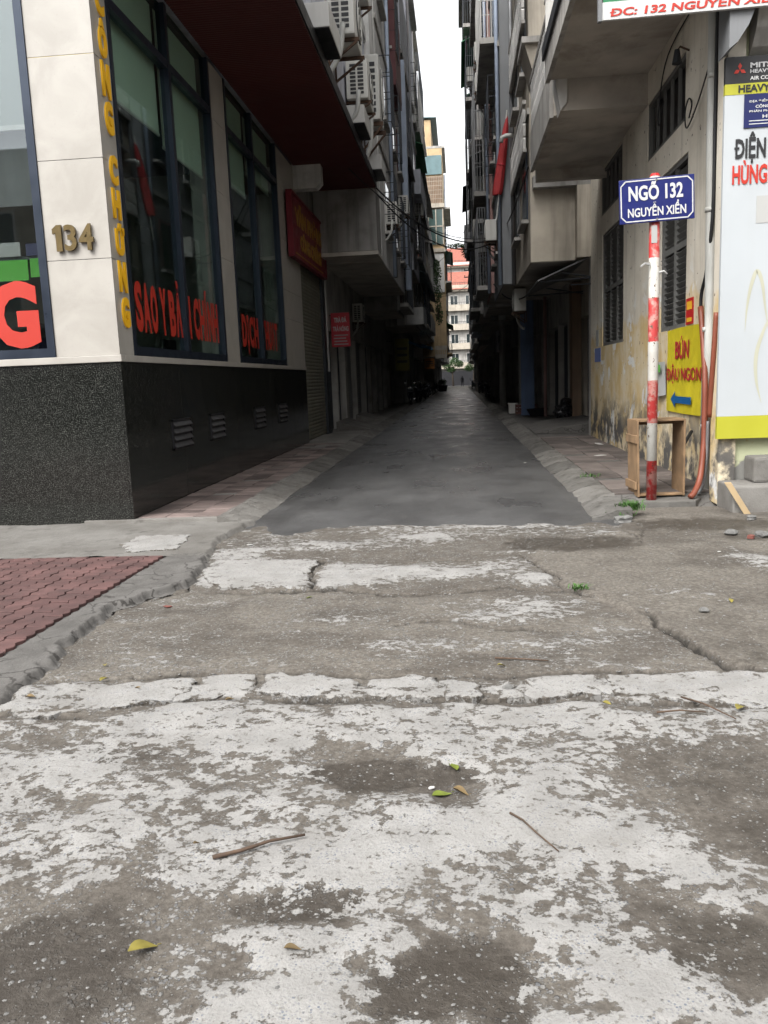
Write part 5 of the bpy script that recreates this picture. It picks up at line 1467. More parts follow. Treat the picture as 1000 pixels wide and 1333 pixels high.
ACS = [(-2.15, 15.4, 7.46, 1, 'large white air conditioner over the red canopy nearest the street', (1.4, 1.4, 1.45)),
 (-2.15, 17.8, 7.16, 1, 'white air conditioner with thick hose above the middle of the red canopy', (1.3, 1.3, 1.2)),
 (-2.15, 20.4, 7.5, 1, 'tall twin-fan air conditioner at the far end over the red canopy', (1.35, 1.2, 2.3)),
 (-2.15, 17.9, 9.3, 1, 'air conditioner highest up above the red canopy', (1.3, 1.3, 1.3)),
 (-2.02, 24.9, 5.95, 1, 'dark-looking air conditioner on the pale grey house above its soffit'),
 (1.3, 26.6, 5.6, -1, 'air conditioner under the wires on the smooth grey house'),
 (1.2, 31.0, 11.3, -1, 'upper air conditioner on the dusky pink house'),
 (1.2, 31.0, 12.3, -1, 'topmost air conditioner on the dusky pink house'),
 (1.2, 32.4, 6.1, -1, 'low air conditioner on the dusky pink house'),
 (1.1, 41.2, 15.0, -1, 'air conditioner beside the cages of the dark house'),
 (1.25, 36.0, 9.0, -1, 'air conditioner on the dirty white house'),
 (-2.0, 30.6, 7.3, 1, 'air conditioner beneath the maroon shutters'),
 (-1.85, 40.2, 9.0, 1, 'air conditioner on the pale blue-white house'),
 (2.0, 24.5, 3.3, -1, 'air conditioner tucked under the grey house overhang'),
 (-3.66, 29.4, 3.55, 1, 'air conditioner at street level under the left overhang')]
for i, (x, y, z, sd_, lab, *scl) in enumerate(ACS):
    a = ac0 if i == 0 else copy_tree(ac0)
    a.location = (x+.03*sd_, y+(.85 if sd_ < 0 else 0), z)
    a.rotation_euler.z = math.pi if sd_ < 0 else 0
    a.scale = scl[0] if scl else (1, 1, 1)
    tag(a, lab, 'air conditioner', 'air conditioners on the house fronts')

# ------------------------------------------------------------------ wires across and along the alley
def sag(p0, p1, s_, n=18):
    p0, p1 = Vector(p0), Vector(p1)
    return [p0.lerp(p1, t/n)-Vector((0, 0, 4*s_*(t/n)*(1-t/n))) for t in range(n+1)]
for k, (p0, p1, s_, r_, lab) in enumerate((((-2.0, 22.4, 6.42), (1.28, 27.4, 5.75), .55, .020, 'thick black cable sagging across the alley from the canopy end'),
  ((-2.0, 22.6, 6.3), (1.28, 27.5, 5.72), .72, .018, 'second black cable hanging just below the thick one'),
  ((-2.5, 20.0, 6.45), (1.28, 27.3, 5.82), .62, .011, 'thin wire crossing above the two black cables'),
  ((1.28, 27.4, 5.75), (1.64, 19.4, 6.0), .25, .016, 'cable running back along the right house fronts'),
  ((1.2, 27.6, 4.4), (2.2, 22.2, 3.9), .5, .02, 'looping cable under the cream box bay'),
  ((1.28, 27.4, 5.8), (1.5, 24.1, 9.5), .25, .018, 'cable climbing the smooth grey flank'),
  ((1.15, 33., 5.6), (1.05, 60, 6.2), .5, .02, 'black cable bundle strung along the far right houses'),
  ((1.15, 33., 5.4), (1.05, 60, 5.8), .8, .016, 'sagging wire below the far right bundle'),
  ((1.0, 40., 9.0), (-1.9, 56, 8.6), .5, .012, 'wire crossing high over the middle of the alley'),
  ((1.0, 60., 8.0), (-1.9, 70, 8.2), .4, .014, 'wire crossing far down the alley'))):
    tag(MB().tube(sag(p0, p1, s_), r_, 6).build('overhead_cable', 'cable_black', smooth=True), lab, 'cable', 'overhead cables')

# ------------------------------------------------------------------ concrete poles
def upole(x, y, H, lab, arms=True):
    p = empty('utility_pole', (x, y, .05), lab, 'pole')
    MB().tube([(x, y, .0), (x, y, H)], .17, 12, .10).build('shaft', 'conc_grey', p, smooth=True)
    if arms:
        for z in (H-.4, H-1.0):
            box('crossarm', 'metal_dark', p, x-1.0, x+.4, y-.05, y+.05, z, z+.09)
            for q in (-.95, -.6, .3):
                MB().tube([(x+q, y, z+.09), (x+q, y, z+.25)], .04, 7, .03).build('insulator', 'ac_dark', p)
    bx = box('meter_box', 'metal_grey', p, x-.3, x-.16, y-.28, y+.28, 2.6, 3.5)
    box('meter_window', 'glass_far', bx, x-.2, x-.159, y-.29, y-.281, 3.0, 3.3)
    return p
upole(2.05, 39.2, 9.6, 'big grey concrete utility pole with meter box on the right')
upole(1.75, 79.0, 11.5, 'far concrete utility pole with crossarms against the sky')
mt = empty('meter_cluster', (1.9, 39.1, 4), 'tangle of meter boxes and cable coils high on the big pole', 'meter boxes')
for k in range(6):
    box('meter_box', ('metal_grey', 'pipe_white', 'conc_dark')[k % 3], mt, 1.55+(k % 2)*.35, 1.85+(k % 2)*.35, 38.75, 38.95, 4.0+(k//2)*.62, 4.55+(k//2)*.62)
for k in range(7):
    r0 = .28+.04*k
    MB().tube([(1.55+r0*math.cos(t)*(1+.1*math.sin(k)), 38.7-.02*k, 6.2+r0*1.3*math.sin(t)) for t in np.linspace(0, 2*math.pi, 17)], .016, 5).build('cable_coil', 'cable_black', mt, smooth=True)

# ------------------------------------------------------------------ clutter on the left house fronts
sg2 = empty('hanging_sign', (-3.35, 24.2, 2.5), 'red hanging sign TRÀ ĐÁ TRÀ NÓNG beside the shutter post', 'sign')
box('panel', 'red_sign', sg2, -3.62, -3.08, 24.2, 24.23, 2.5, 3.46)
text('TRÀ ĐÁ', (-3.53, 24.198, 3.19), XV, ZV, .36, .17, 'white_decal', sg2, 'lettering', .002, .03)
text('TRÀ NÓNG', (-3.57, 24.198, 2.94), XV, ZV, .45, .17, 'white_decal', sg2, 'lettering', .002, .03)
for k in range(4):
    MB().box(-3.56+.02*(k % 2), -3.14-.03*(k % 3), 24.195, 24.199, 2.56+k*.085, 2.59+k*.085).build('small_print', 'paper', sg2)
MB().tube([(-3.68, 24.215, 3.4), (-3.6, 24.215, 3.4)], .012, 6).build('bracket', 'metal_dark', sg2)
for nm, x0, x1, y, z0, z1, m, lab in (('hanging_sign', -3.35, -2.6, 45, 1.95, 3.65, 'sign_olive', 'dull olive hanging sign with dark lines on the left'), ('hanging_sign', -2.4, -1.68, 60, 2.15, 2.9, 'sign_amber', 'small orange hanging sign farther down the left side')):
    h_ = empty(nm, ((x0+x1)/2, y, z0), lab, 'sign')
    box('panel', m, h_, x0, x1, y, y+.05, z0, z1)
    for k in range(3): box('text_line', 'black_decal', h_, x0+.1, x1-.1, y-.004, y-.001, z0+(z1-z0)*(.25+.2*k), z0+(z1-z0)*(.33+.2*k))
    MB().tube([(-3.8, y+.02, z1-.1), (x0, y+.02, z1-.1)], .02, 6).build('bracket', 'metal_dark', h_)
tp = MB()
for j in range(9):
    for i in range(9):
        x = -3.4+1.75*i/8; y = 53+4*j/8
        tp.v.append((x, y, 3.95-.55*(i/8)+.06*math.sin(j*1.7+i)-.08*math.sin(j*.9)))
for j in range(8):
    for i in range(8):
        a = j*9+i; tp.f.append((a, a+1, a+10, a+9))
tag(tp.build('tarpaulin', 'tarp_blue', smooth=True), 'blue tarpaulin stretched over a doorway on the left', 'tarpaulin')
wbx = empty('balcony_box', (-2.5, 47.9, 4.2), 'pale concrete balcony box above the olive sign', 'balcony')
box('parapet', 'plaster_white', wbx, -3.05, -1.7, 43.2, 43.49, 4.25, 5.1)
crl = empty('balcony_rail', (-1.4, 79.8, 3.3), 'cream balustrade low on the ochre tower house', 'balustrade')
box('rail', 'plaster_cream', crl, -2.0, -.95, 74.5, 74.65, 3.95, 4.3)
box('base', 'plaster_cream', crl, -2.0, -.95, 74.5, 74.65, 3.2, 3.55)
for k in range(6): box('baluster', 'plaster_cream', crl, -1.96+k*.18, -1.88+k*.18, 74.52, 74.63, 3.551, 3.949)
# entrance ramps
for x0, x1, y0, lab in ((-3.62, -2.62, 24.3, 'near cement ramp at the dark railed gate'), (-3.62, -2.62, 29.0, 'second cement ramp farther along the left houses')):
    tag(MB().prism([(x0, y0, .08), (x1, y0, .085), (x0, y0, .34)], (0, 2.6, 0)).build('ramp', 'cement', None), lab, 'ramp')
tag(MB().prism([(3.4, 20.0, .08), (1.8, 20.0, .1), (2.4, 20.0, .24), (3.4, 20.0, .34)], (0, 3.4, 0)).build('ramp', 'cement_dark'), 'cement ramp at the doorway under the tin awning', 'ramp')
# tin awning over the right doorway
aw = empty('awning', (2.9, 19.3, 3.6), 'tin awning on iron brackets over the right doorway', 'awning')
MB().prism([(3.3, 18.95, 4.12), (1.78, 18.95, 3.50), (1.78, 18.95, 3.53), (3.3, 18.95, 4.15)], (0, 3.6, 0)).build('sheet', 'metal_grey', aw)
for y in (19.05, 22.3):
    MB().tube([(3.25, y, 3.55), (1.85, y, 3.50)], .02, 6).tube([(3.25, y, 3.5), (2.3, y, 3.68)], .016, 6).build('bracket', 'metal_dark', aw)
MB().tube([(3.2, 19.0, 3.4), (2.5, 19.0, 3.4)], .015, 6).build('rod', 'metal_dark', aw)
# pipes and panels in the dim right arcade
tag(MB().tube([(2.86, 28.2, .1), (2.88, 28.25, 4.0)], .055, 8).build('red_pipe', 'plaster_pink', smooth=True), 'dull red pipe down the dim right arcade', 'pipe')
for k, (x, y) in enumerate(((2.42, 33.4), (2.52, 33.6))):
    tag(MB().tube([(x, y, .1), (x, y, 4.2)], .06, 8).build('drain_pipe', 'pipe_white', smooth=True), ('left of the twin pale pipes in the right arcade', 'right of the twin pale pipes in the right arcade')[k], 'pipe')
box('side_panel', 'plaster_blue', R4, 2.15, 2.6, 29.3, 29.38, .1, 4.2)
box('side_board', 'door_wood', R2, 3.1, 3.34, 23.3, 23.9, .1, 3.9)
# refuse bag, washing-up box and basin
bg_ = bmesh.new(); bmesh.ops.create_icosphere(bg_, subdivisions=3, radius=.3)
rr = random.Random(9)
for v_ in bg_.verts:
    n = Vector(v_.co).normalized()
    k = 1+.14*math.sin(7*n.x+2)*math.sin(6*n.y)+.1*math.sin(11*n.z+n.x*5)+rr.uniform(-.03, .03)
    v_.co = Vector((n.x*.34*k, n.y*.30*k, max(-.26, n.z*.30*k)+(.14*max(0, n.z-.7)*3)))
me = bpy.data.meshes.new('bag'); bg_.to_mesh(me); bg_.free(); me.materials.append(MATS['bag_black'])
o = bpy.data.objects.new('refuse_bag', me); o.location = (2.99, 23.6, .42); col.objects.link(o)
tag(o, 'black plastic refuse bag slumped by the right doorway', 'bag')
bx = empty('foam_box', (1.98, 31.2, .1), 'white foam box standing on the right kerb', 'box')
box('body', 'paint_white', bx, 1.82, 2.14, 31.0, 31.5, .1, .42, bevel=.02)
box('lid', 'paint_white', bx, 1.80, 2.16, 30.98, 31.52, .425, .47, bevel=.01)
ct = empty('crate', (2.3, 29.9, .1), 'dark slatted crate beside the white foam box', 'crate')
for k in range(3): box('slat', 'door_brown', ct, 2.0, 2.75, 29.9, 29.92, .12+k*.12, .2+k*.12)
for k in range(3): box('slat', 'door_brown', ct, 2.0, 2.75, 30.3, 30.32, .12+k*.12, .2+k*.12)
for x in (2.0, 2.73): box('end', 'door_brown', ct, x, x+.02, 29.921, 30.299, .1, .46)
bn_ = MB().tube([(2.62, 28.6, .10), (2.62, 28.6, .34)], .22, 18, .36).build('basin', 'cloth_black', None, smooth=False)
tag(bn_, 'dark plastic basin in front of the slatted crate', 'basin')

# closed red parasol lashed to the grey flank, with the grey spout pipe
um = empty('parasol', (1.35, 23.8, 6.2), 'closed red parasol lashed upright to the grey house flank', 'umbrella')
cp = MB(); n = 16
axis0, axis1 = Vector((1.16, 23.8, 6.35)), Vector((1.47, 23.8, 8.35))
rings = [(0, .12), (.05, .135), (.3, .125), (.6, .105), (.85, .07), (.97, .03), (1.0, .008)]
for t, r_ in rings:
    c_ = axis0.lerp(axis1, t)
    for k in range(n):
        a = 2*math.pi*k/n; q = r_*(1+.10*math.cos(5*a))
        cp.v.append((c_.x+q*math.cos(a), c_.y+q*math.sin(a)*.8, c_.z))
for j in range(len(rings)-1):
    for k in range(n):
        cp.f.append((j*n+k, j*n+(k+1) % n, (j+1)*n+(k+1) % n, (j+1)*n+k))
cp.build('canopy', 'umbrella_red', um)
MB().tube([(1.14, 23.8, 5.7), (1.47, 23.8, 8.5)], .02, 8).build('shaft', 'pipe_white', um)
MB().tube([(1.285, 23.8, 7.1), (1.29, 23.8, 7.14)], .125, 14).build('strap', 'red_sign', um)
tag(MB().tube([(1.98, 23.5, 7.78), (1.4, 23.45, 7.76), (1.30, 23.45, 7.72), (1.28, 23.45, 7.6)], .06, 10).build('spout_pipe', 'pipe_white', smooth=True), 'grey spout pipe sticking out in front of the red parasol', 'pipe')
lp = empty('laundry', (.9, 40.1, 16), 'pink laundry bundle drying on the caged balcony of the dark house', 'laundry')
for k in range(3):
    MB().add([(.74+.02*k, 40.0+.45*k, 16.7), (.74, 40.4+.45*k, 16.72), (.70, 40.38+.45*k, 16.25), (.76, 40.2+.45*k, 16.15), (.72, 40.02+.45*k, 16.2)], [(0, 1, 2, 3, 4)]).build('cloth', ('cloth_pink', 'cloth_red', 'cloth_pink')[k], lp)
ct_ = tag(MB().box(.6, 1.1, 56.0, 58.4, 9.4, 11.2).build('water_tank_box', 'metal_grey', bevel=.05), 'grey metal box hung on the balconies of the bluish white house', 'box')

# ------------------------------------------------------------------ person far down the alley
pr = empty('person', (.58, 132, 0), 'person in dark clothes standing far down the alley', 'person')
pme = bpy.data.meshes.new('body')
J = {'pel': (0, 0, .92, .13), 'wa': (0, 0, 1.08, .12), 'ch': (0, .01, 1.28, .145), 'nk': (0, .01, 1.43, .055), 'hd0': (0, 0, 1.50, .075), 'hd': (0, -.01, 1.58, .095), 'top': (0, 0, 1.64, .06),
     'ls': (-.17, .01, 1.36, .06), 'le': (-.23, .02, 1.10, .048), 'lw': (-.22, -.06, .88, .035), 'lh': (-.22, -.08, .78, .035), 'rs': (.17, .01, 1.36, .06), 're': (.23, .02, 1.10, .048), 'rw': (.21, -.06, .88, .035), 'rh': (.21, -.08, .78, .035),
     'lk': (-.10, -.02, .50, .07), 'la': (-.11, .02, .09, .045), 'lf': (-.12, -.12, .04, .04), 'rk': (.11, -.01, .50, .07), 'ra': (.13, .05, .09, .045), 'rf': (.14, -.09, .04, .04), 'lp': (-.09, 0, .88, .1), 'rp': (.09, 0, .88, .1)}
names = list(J)
E_ = [('pel', 'wa'), ('wa', 'ch'), ('ch', 'nk'), ('nk', 'hd0'), ('hd0', 'hd'), ('hd', 'top'), ('ch', 'ls'), ('ls', 'le'), ('le', 'lw'), ('lw', 'lh'), ('ch', 'rs'), ('rs', 're'), ('re', 'rw'), ('rw', 'rh'), ('pel', 'lp'), ('lp', 'lk'), ('lk', 'la'), ('la', 'lf'), ('pel', 'rp'), ('rp', 'rk'), ('rk', 'ra'), ('ra', 'rf')]
pme.from_pydata([J[n][:3] for n in names], [(names.index(a), names.index(b)) for a, b in E_], [])
po = bpy.data.objects.new('body', pme); col.objects.link(po); po.parent = pr
po.modifiers.new('skin', 'SKIN')
for i, n in enumerate(names):
    sv = pme.skin_vertices[0].data[i]; sv.radius = (J[n][3], J[n][3]); sv.use_root = (n == 'pel')
ss = po.modifiers.new('sub', 'SUBSURF'); ss.levels = ss.render_levels = 1
pme.materials.append(MATS['cloth_black'])
bpy.context.view_layer.update()
MB().tube([(.58, 132.0, 1.57), (.58, 132.01, 1.66)], .1, 10, .06).build('hair', 'cloth_black', pr, smooth=True)

# ------------------------------------------------------------------ parked motorbikes
def motorbike():
    m = empty('motorbike', (0, 0, 0))
    for y in (-.62, .62):
        wv = MB().tube([(.0+.29*math.cos(a)*0, y+.26*math.cos(a), .29+.26*math.sin(a)) for a in np.linspace(0, 2*math.pi, 21)], .045, 7).build('wheel', 'rubber', m, smooth=True)
        MB().tube([(-.05, y, .29), (.05, y, .29)], .07, 10).build('hub', 'chrome', wv)
        for k in range(5):
            a = 2*math.pi*k/5
            MB().tube([(0, y, .29), (0, y+.24*math.cos(a), .29+.24*math.sin(a))], .012, 4).build('spoke', 'chrome', wv)
    MB().prism([(-.1, -.75, .62), (-.1, .05, .55), (-.1, .25, .42), (-.1, .3, .3), (-.1, -.35, .3), (-.1, -.55, .5)], (.2, 0, 0)).build('body', 'metal_dark', m, bevel=.03)
    MB().prism([(-.15, -.72, .68), (-.15, -.2, .72), (-.15, .05, .66), (-.15, .0, .60), (-.15, -.7, .62)], (.3, 0, 0)).build('saddle', 'cloth_black', m, bevel=.03)
    MB().prism([(-.16, .28, .36), (-.16, .42, .86), (-.16, .5, .9), (-.16, .42, .36)], (.32, 0, 0)).build('leg_shield', 'metal_dark', m, bevel=.02)
    MB().tube([(0, .62, .29), (0, .45, .85), (0, .40, 1.0)], .035, 7).build('fork', 'chrome', m)
    MB().tube([(-.33, .34, 1.02), (-.15, .4, 1.0), (.15, .4, 1.0), (.33, .34, 1.02)], .018, 6).build('handlebar', 'rubber', m)
    MB().tube([(0, .46, .9), (0, .54, .9)], .09, 12, .1).build('headlight', 'chrome', m)
    for s_ in (-1, 1):
        MB().tube([(s_*.22, .38, 1.02), (s_*.26, .40, 1.18)], .008, 5).box(s_*.26-.05, s_*.26+.05, .39, .41, 1.15, 1.22).build('mirror', 'chrome', m)
    MB().tube([(.14, .0, .26), (.16, -.75, .32)], .04, 8, .05).build('exhaust', 'chrome', m)
    return m
mb0 = motorbike()
spots = ((-2.55, 52.5, 0.25, 'motorbike parked nearest on the left under the blue tarpaulin'), (-2.5, 63.0, .3, 'motorbike parked just beyond the orange sign'), (-2.45, 69.5, .15, 'dark motorbike parked before the ochre tower house'), (-2.3, 88., 2.9, 'motorbike with bright mirrors parked far on the left'), (1.75, 97., .3, 'motorbike parked far on the right kerb'), (1.9, 57., .1, 'motorbike parked on the right beyond the big pole'), (-2.75, 47.6, .1, 'motorbike parked under the olive hanging sign'), (-2.45, 57.8, .25, 'motorbike parked just short of the orange sign'), (1.85, 70.5, 2.9, 'motorbike parked before the second concrete pole'))
for i, (x, y, rz, lab) in enumerate(spots):
    m = mb0 if i == 0 else copy_tree(mb0)
    m.location = (x, y, .10 if abs(x) > 1.8 else .04); m.rotation_euler.z = rz
    tag(m, lab, 'motorbike', 'motorbikes parked along the alley')
pt = empty('plant_tub', (-1.9, 92, .0), 'dark tub of plants at the far left of the road', 'planter')
MB().tube([(-1.75, 92, .02), (-1.75, 92, .7)], .42, 14, .55).build('tub', 'cloth_black', pt)

# ------------------------------------------------------------------ foliage
def leaf_cloud(name, m, parent, centres, n, size, seed):
    r = random.Random(seed); mb = MB()
    for k in range(n):
        c_, rad = centres[r.randrange(len(centres))]
        d = Vector((r.gauss(0, 1), r.gauss(0, 1), r.gauss(0, 1))).normalized()*(r.random()**.45)
        p = Vector(c_)+Vector((d.x*rad[0], d.y*rad[1], d.z*rad[2]))
        a = Vector((r.gauss(0, 1), r.gauss(0, 1), r.gauss(0, .6))).normalized()*size*r.uniform(.6, 1.3)
        b = a.cross(Vector((r.gauss(0, 1), r.gauss(0, 1), r.gauss(0, 1)))).normalized()*size*.42
        mb.add([p-a, p-b*.9, p+a, p+b], [(0, 1, 2, 3)])
    return mb.build(name, m, parent)
leaf_cloud('leaves', 'foliage', pt, [((-1.75, 92, 1.0), (.5, .5, .35))], 300, .1, 1)
tr2 = empty('street_tree', (2.6, 140, 0), 'bushy dark tree against the end block on the right', 'tree')
MB().tube([(2.6, 140, 0), (2.5, 140, 1.8), (2.7, 140, 3.6)], .15, 8, .06).build('trunk', 'bark', tr2, smooth=True)
leaf_cloud('crown', 'foliage', tr2, [((2.5, 140, 3.6), (1.2, 1.2, 1.0)), ((1.7, 140, 2.9), (.8, .9, .6)), ((3.2, 140, 4.3), (.9, .9, .7))], 1800, .13, 7)
tr = empty('street_tree', (-.9, 143, 0), 'dark leafy tree at the far end of the alley', 'tree')
MB().tube([(-.9, 143, 0), (-1.0, 143, 2.0), (-.8, 143, 3.4)], .16, 8, .07).tube([(-1.0, 143, 2.0), (-1.9, 143, 3.4)], .07, 6, .03).tube([(-.95, 143, 2.2), (.2, 143.2, 3.5)], .07, 6, .03).build('trunk', 'bark', tr, smooth=True)
leaf_cloud('crown', 'foliage', tr, [((-.9, 143, 4.0), (1.3, 1.2, .9)), ((-2.0, 143, 3.6), (.9, .9, .7)), ((.2, 143, 3.7), (.8, .9, .6)), ((-1.2, 143, 2.8), (.8, .8, .5))], 2600, .13, 2)
vn = empty('climbing_plant', (-2, 64.5, 9), 'green climber trailing from the balconies before the ochre tower house', 'plant')
leaf_cloud('leaves', 'foliage', vn, [((-1.55, 64.5, 9.2), (.55, .8, .8)), ((-1.4, 63.8, 7.8), (.35, .8, 1.3)), ((-1.35, 65.2, 6.3), (.3, .7, .9)), ((-1.6, 66, 10.1), (.4, .6, .5))], 1500, .10, 3)
MB().tube([(-1.7, 64.5, 10), (-1.5, 64.3, 8.2), (-1.4, 64.2, 6.0)], .03, 6).build('stem', 'bark', vn)
vr = empty('climbing_plant', (1.0, 70, 14), 'dark creeper along the wires against the sky on the right', 'plant')
leaf_cloud('leaves', 'foliage', vr, [((.2, 66, 11.4), (.9, .5, .22)), ((.9, 66, 11.0), (.5, .6, .5))], 500, .10, 4)
MB().tube([(-.7, 66, 11.6), (.2, 66, 11.4), (1.0, 66, 11.1)], .025, 6).build('stem', 'bark', vr)

# weeds at the kerb end: separate grass blades in a tuft
def tuft(x, y, z, n, h, spread, lab, seed):
    r = random.Random(seed); t = empty('weed_tuft', (x, y, z), lab, 'weed'); mb = MB()
    for k in range(n):
        bx, by = x+r.gauss(0, spread), y+r.gauss(0, spread*.8)
        a = r.uniform(0, 6.28); d = Vector((math.cos(a), math.sin(a), 0)); s_ = Vector((-d.y, d.x, 0))*r.uniform(.003, .007)
        l_ = h*r.uniform(.4, 1.1)
        p0 = Vector((bx, by, z)); p1 = p0+Vector((0, 0, l_*.6))+d*l_*.3; p2 = p0+Vector((0, 0, l_*.8))+d*l_*.85
        mb.add([p0-s_*.5, p0+s_*.5, p1+s_, p1-s_, p2], [(0, 1, 2, 3), (3, 2, 4)])
    mb.build('blades', 'weed', t)
tuft(1.76, 8.80, .05, 240, .12, .06, 'bright green weed tuft growing at the end of the right kerb', 1)
tuft(1.62, 8.62, .02, 60, .07, .06, 'sparse weed sprigs in front of the right kerb end', 2)
tuft(.80, 5.78, -.01, 50, .05, .035, 'tiny weed growing in the crack of the concrete', 3)
tuft(1.72, 11.3, .10, 60, .07, .06, 'small weeds along the joint of the right kerb', 4)

# ------------------------------------------------------------------ fallen leaves, twigs, litter
def leaf_mesh(m, fold, seed):
    r = random.Random(seed); mb = MB(); n = 7
    for i in range(n+1):
        t = i/n; w_ = .26*math.sin(math.pi*min(1, t*1.02)**.8)*(1-.25*t)+.012
        x = t-.5; z = .10*math.sin(t*2.6+seed)+.04*t
        mb.v += [(x, -w_, z+fold*w_), (x, 0, z), (x, w_, z+fold*w_*1.1)]
    for i in range(n):
        a = 3*i
        mb.f += [(a, a+3, a+4, a+1), (a+1, a+4, a+5, a+2)]
    mb.tube([(.48, 0, .06), (.62, .02, .05)], .014, 4)
    return mesh_of(mb, m, smooth=True)
LM = {'y': leaf_mesh('leaf_yellow', .5, 1), 'd': leaf_mesh('leaf_dry', .8, 2), 'l': leaf_mesh('leaf_lime', .6, 3)}
LEAVES = [(-1.91, 4.05, .07, 'y', 1.2, 'yellow leaf on the slab edge at the far left'), (-.06, 3.08, .075, 'l', 2.0, 'lime leaf upright at the back of the muddy hole'), (-.1, 2.88, .08, 'l', .4, 'lime leaf lying inside the muddy hole'), (-.03, 2.9, .07, 'd', -.5, 'brown leaf curled inside the muddy hole'),
 (-.9, 1.98, .085, 'y', .7, 'pale yellow leaf on the mud at the lower left'), (-.48, 1.97, .05, 'd', .0, 'small dry leaf on pale concrete at the lower left'), (.19, 4.24, .055, 'y', .3, 'yellow leaf beside the thin twig in the middle'), (1.72, 5.39, .06, 'y', 1.5, 'yellow leaf alone on the grey cement at the right'),
 (.65, 3.72, .05, 'y', -.3, 'yellow leaf on the front edge of the right slab'), (1.2, 3.59, .08, 'y', .9, 'yellow leaf by the crossed twigs at the right'), (-1.11, 5.72, .05, 'l', .2, 'lime leaf in the long crack at the left'), (-2.16, 3.75, .06, 'd', -.2, 'brown leaf on the left end slab'),
 (-1.15, 3.76, .045, 'd', .5, 'tiny brown leaf at the joint of two slabs'), (-1.67, 3.92, .05, 'd', 0., 'dry leaf lying flat on the long left slab'), (-.91, 2.49, .03, 'd', 1., 'tiny orange leaf scrap left of the thick stick'), (-2.02, 4.3, .05, 'y', 2., 'yellow leaf scrap beside the cement margin'), (1.0, 2.45, .05, 'd', .5, 'orange leaf at the right edge on the mud')]
for x, y, s_, k, rz, lab in LEAVES:
    o = piece('fallen_leaf', LM[k], None, (x, y, gz(x, y)+.008), rz, random.uniform(-.2, .2), random.uniform(-.3, .3))
    o.scale = (s_, s_, s_)
    tag(o, lab, 'leaf', 'fallen leaves')
def twig(pts, r0, lab):
    P_ = [(x, y, gz(x, y)+r0+.003+dz) for x, y, dz in pts]
    tag(MB().tube(P_, r0, 7, r0*.55).build('twig', 'twig', smooth=True), lab, 'twig', 'twigs on the ground')
twig([(-.83, 2.405, 0), (-.74, 2.435, .004), (-.66, 2.485, .006), (-.55, 2.53, .004)], .0075, 'thick straight stick lying on the pale concrete')
twig([(.14, 2.69, 0), (.18, 2.64, .004), (.22, 2.56, .006), (.28, 2.47, .0)], .0042, 'thin curved reddish twig in the middle foreground')
twig([(.16, 4.36, .004), (.3, 4.33, .006), (.44, 4.29, .004)], .006, 'short twig behind the row of slabs')
twig([(.83, 3.54, .006), (.93, 3.55, .01), (1.04, 3.54, .006)], .005, 'twig lying level across the right slab edge')
twig([(.98, 3.72, .008), (1.05, 3.62, .012), (1.14, 3.46, .006)], .005, 'forked twig crossing the level one')
r = random.Random(4)
for i, (x, y, s_, m, lab) in enumerate(((-2.02, 7.62, .09, 'litter_white', 'white paper scrap by the left kerb end'), (-2.1, 5.55, .06, 'litter_red', 'red plastic scrap in the crack at the left'), (-.14, 2.93, .028, 'litter_white', 'silver wrapper inside the muddy hole'), (2.1, 6.9, .04, 'litter_white', 'white scrap at the right of the cement'), (2.35, 14.2, .2, 'litter_white', 'white paper on the brown tiles'), (2.7, 16.5, .2, 'litter_white', 'white paper at the foot of the ochre wall'), (1.08, 14.0, .06, 'litter_white', 'white speck of litter along the right kerb'), (-.5, 21, .12, 'litter_white', 'white scrap lying on the alley asphalt'), (-.2, 17.5, .1, 'litter_white', 'paper scrap on the asphalt nearer the mouth'), (2.52, 7.4, .08, 'litter_red', 'broken brick piece near the right edge'))):
    mb = MB(); n = 7
    ring = [(s_*.5*math.cos(6.28*k/n)*r.uniform(.6, 1.2), s_*.35*math.sin(6.28*k/n)*r.uniform(.6, 1.2)) for k in range(n)]
    mb.prism([(a, b, 0) for a, b in ring], (0, 0, .004 if 'brick' not in lab else .03))
    z = gz(x, y) if y < 9 else (.10 if x > 1.7 else .035)
    tag(piece('litter', mesh_of(mb, m), None, (x, y, z+.006), r.uniform(0, 6), r.uniform(-.1, .1), r.uniform(-.15, .15)), lab, 'litter')
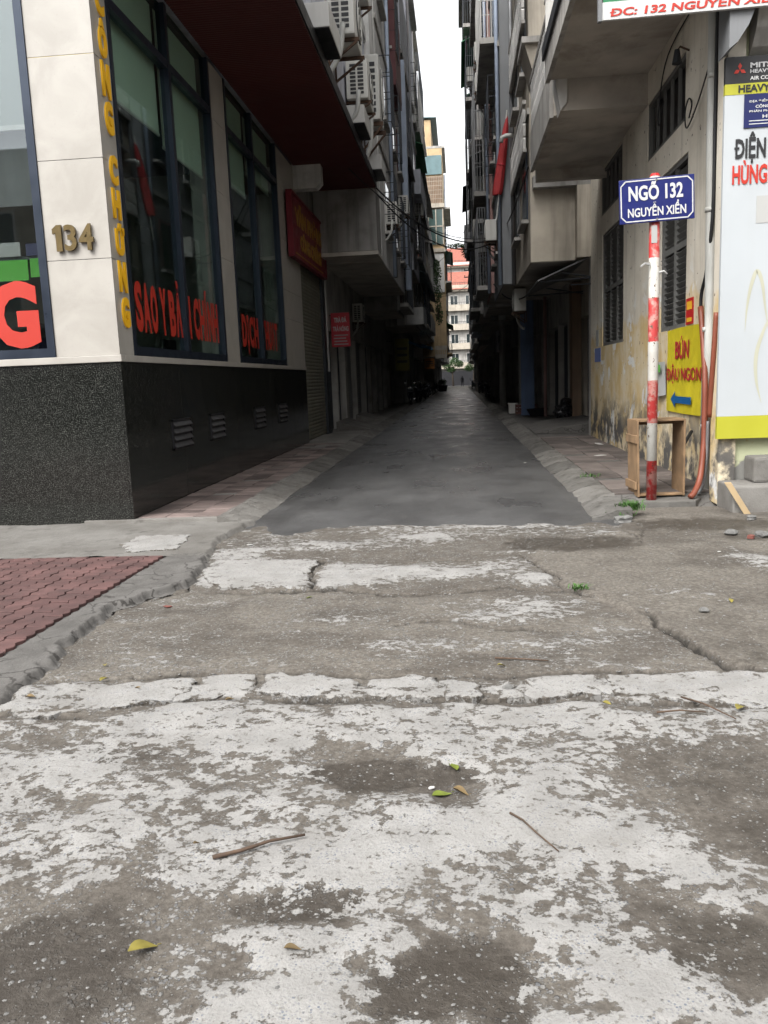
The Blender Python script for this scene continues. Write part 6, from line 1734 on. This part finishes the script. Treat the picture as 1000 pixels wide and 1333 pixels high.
# a few larger loose stones and a great many small ones
def stone_mesh(seed, m='stone_grey'):
    b = bmesh.new(); bmesh.ops.create_icosphere(b, subdivisions=2, radius=.5); rr = random.Random(seed)
    ph = [rr.uniform(0, 6) for _ in range(4)]
    for v_ in b.verts:
        n = v_.co.normalized()
        v_.co = n*.5*(1+.18*math.sin(3*n.x+ph[0])+.16*math.sin(4*n.y+ph[1])+.12*math.sin(6*n.z+ph[2])); v_.co.z *= .6
    me = bpy.data.meshes.new('stone'); b.to_mesh(me); b.free(); me.materials.append(MATS[m]); return me
sm = [stone_mesh(k) for k in range(3)]
for x, y, s_, lab in ((2.42, 7.62, .11, 'rounded grey stone near the broken brick piece'), (2.66, 7.5, .12, 'larger dark stone at the right edge'), (2.85, 8.35, .09, 'lump of broken cement below the step'), (.2, 3.9, .05, 'pebble on the small slab'), (1.5, 5.2, .06, 'grey pebble along the long crack at the right'), (1.62, 8.45, .16, 'broken cement lump at the right kerb end')):
    o = piece('loose_stone', sm[int(x*10) % 3], None, (x, y, gz(x, y)+s_*.2), x*3); o.scale = (s_,)*3
    tag(o, lab, 'stone', 'loose stones')
rs = np.random.RandomState(8)
gm = {'a': MB(), 'b': MB()}
base = [(0, 0, .55), (1, 0, 0), (.2, .9, .05), (-.8, .5, 0), (-.7, -.6, .05), (.3, -.9, 0)]
def gravel(x, y, s_):
    mb = gm['a' if rs.rand() < .6 else 'b']
    a = rs.rand()*6.28; c_, q = math.cos(a), math.sin(a); z = gz(x, y)
    sx, sy, sz = s_*(.7+.6*rs.rand()), s_*(.6+.5*rs.rand()), s_*(.5+.5*rs.rand())
    mb.add([(x+(vx*c_*sx-vy*q*sy), y+(vx*q*sx+vy*c_*sy), z+vz*sz+.0005) for vx, vy, vz in base], [(0, 1, 2), (0, 2, 3), (0, 3, 4), (0, 4, 5), (0, 5, 1)])
n = 0
while n < 12000:
    y = 1.65+rs.rand()**1.3*6.6; x = -2.5+rs.rand()*5.2
    i = int(np.clip(np.searchsorted(gx, x), 0, nx-1)); j = int(np.clip(np.searchsorted(gy, y), 0, ny-1))
    if x < float(edge_x(y))+.02: continue
    pr_ = .9*(film[j, i] < -.1)*(.35 if right[j, i] > .5 else 1)+.12+.8*(crack[j, i] > .3)
    if y > 8.25: pr_ = .1
    if rs.rand() > pr_: continue
    gravel(x, y, (.0022 if y < 3.9 else .004)+.0065*rs.rand()**3+(.004 if crack[j, i] > .3 else 0)*rs.rand())
    n += 1
for k, m in (('a', 'stone_grey'), ('b', 'grit_pale')):
    g = gm[k].build('gravel', m); tag(g, ('dark grit scattered over the worn ground', 'pale grit scattered over the worn ground')[k == 'b'], 'gravel', kind='stuff')
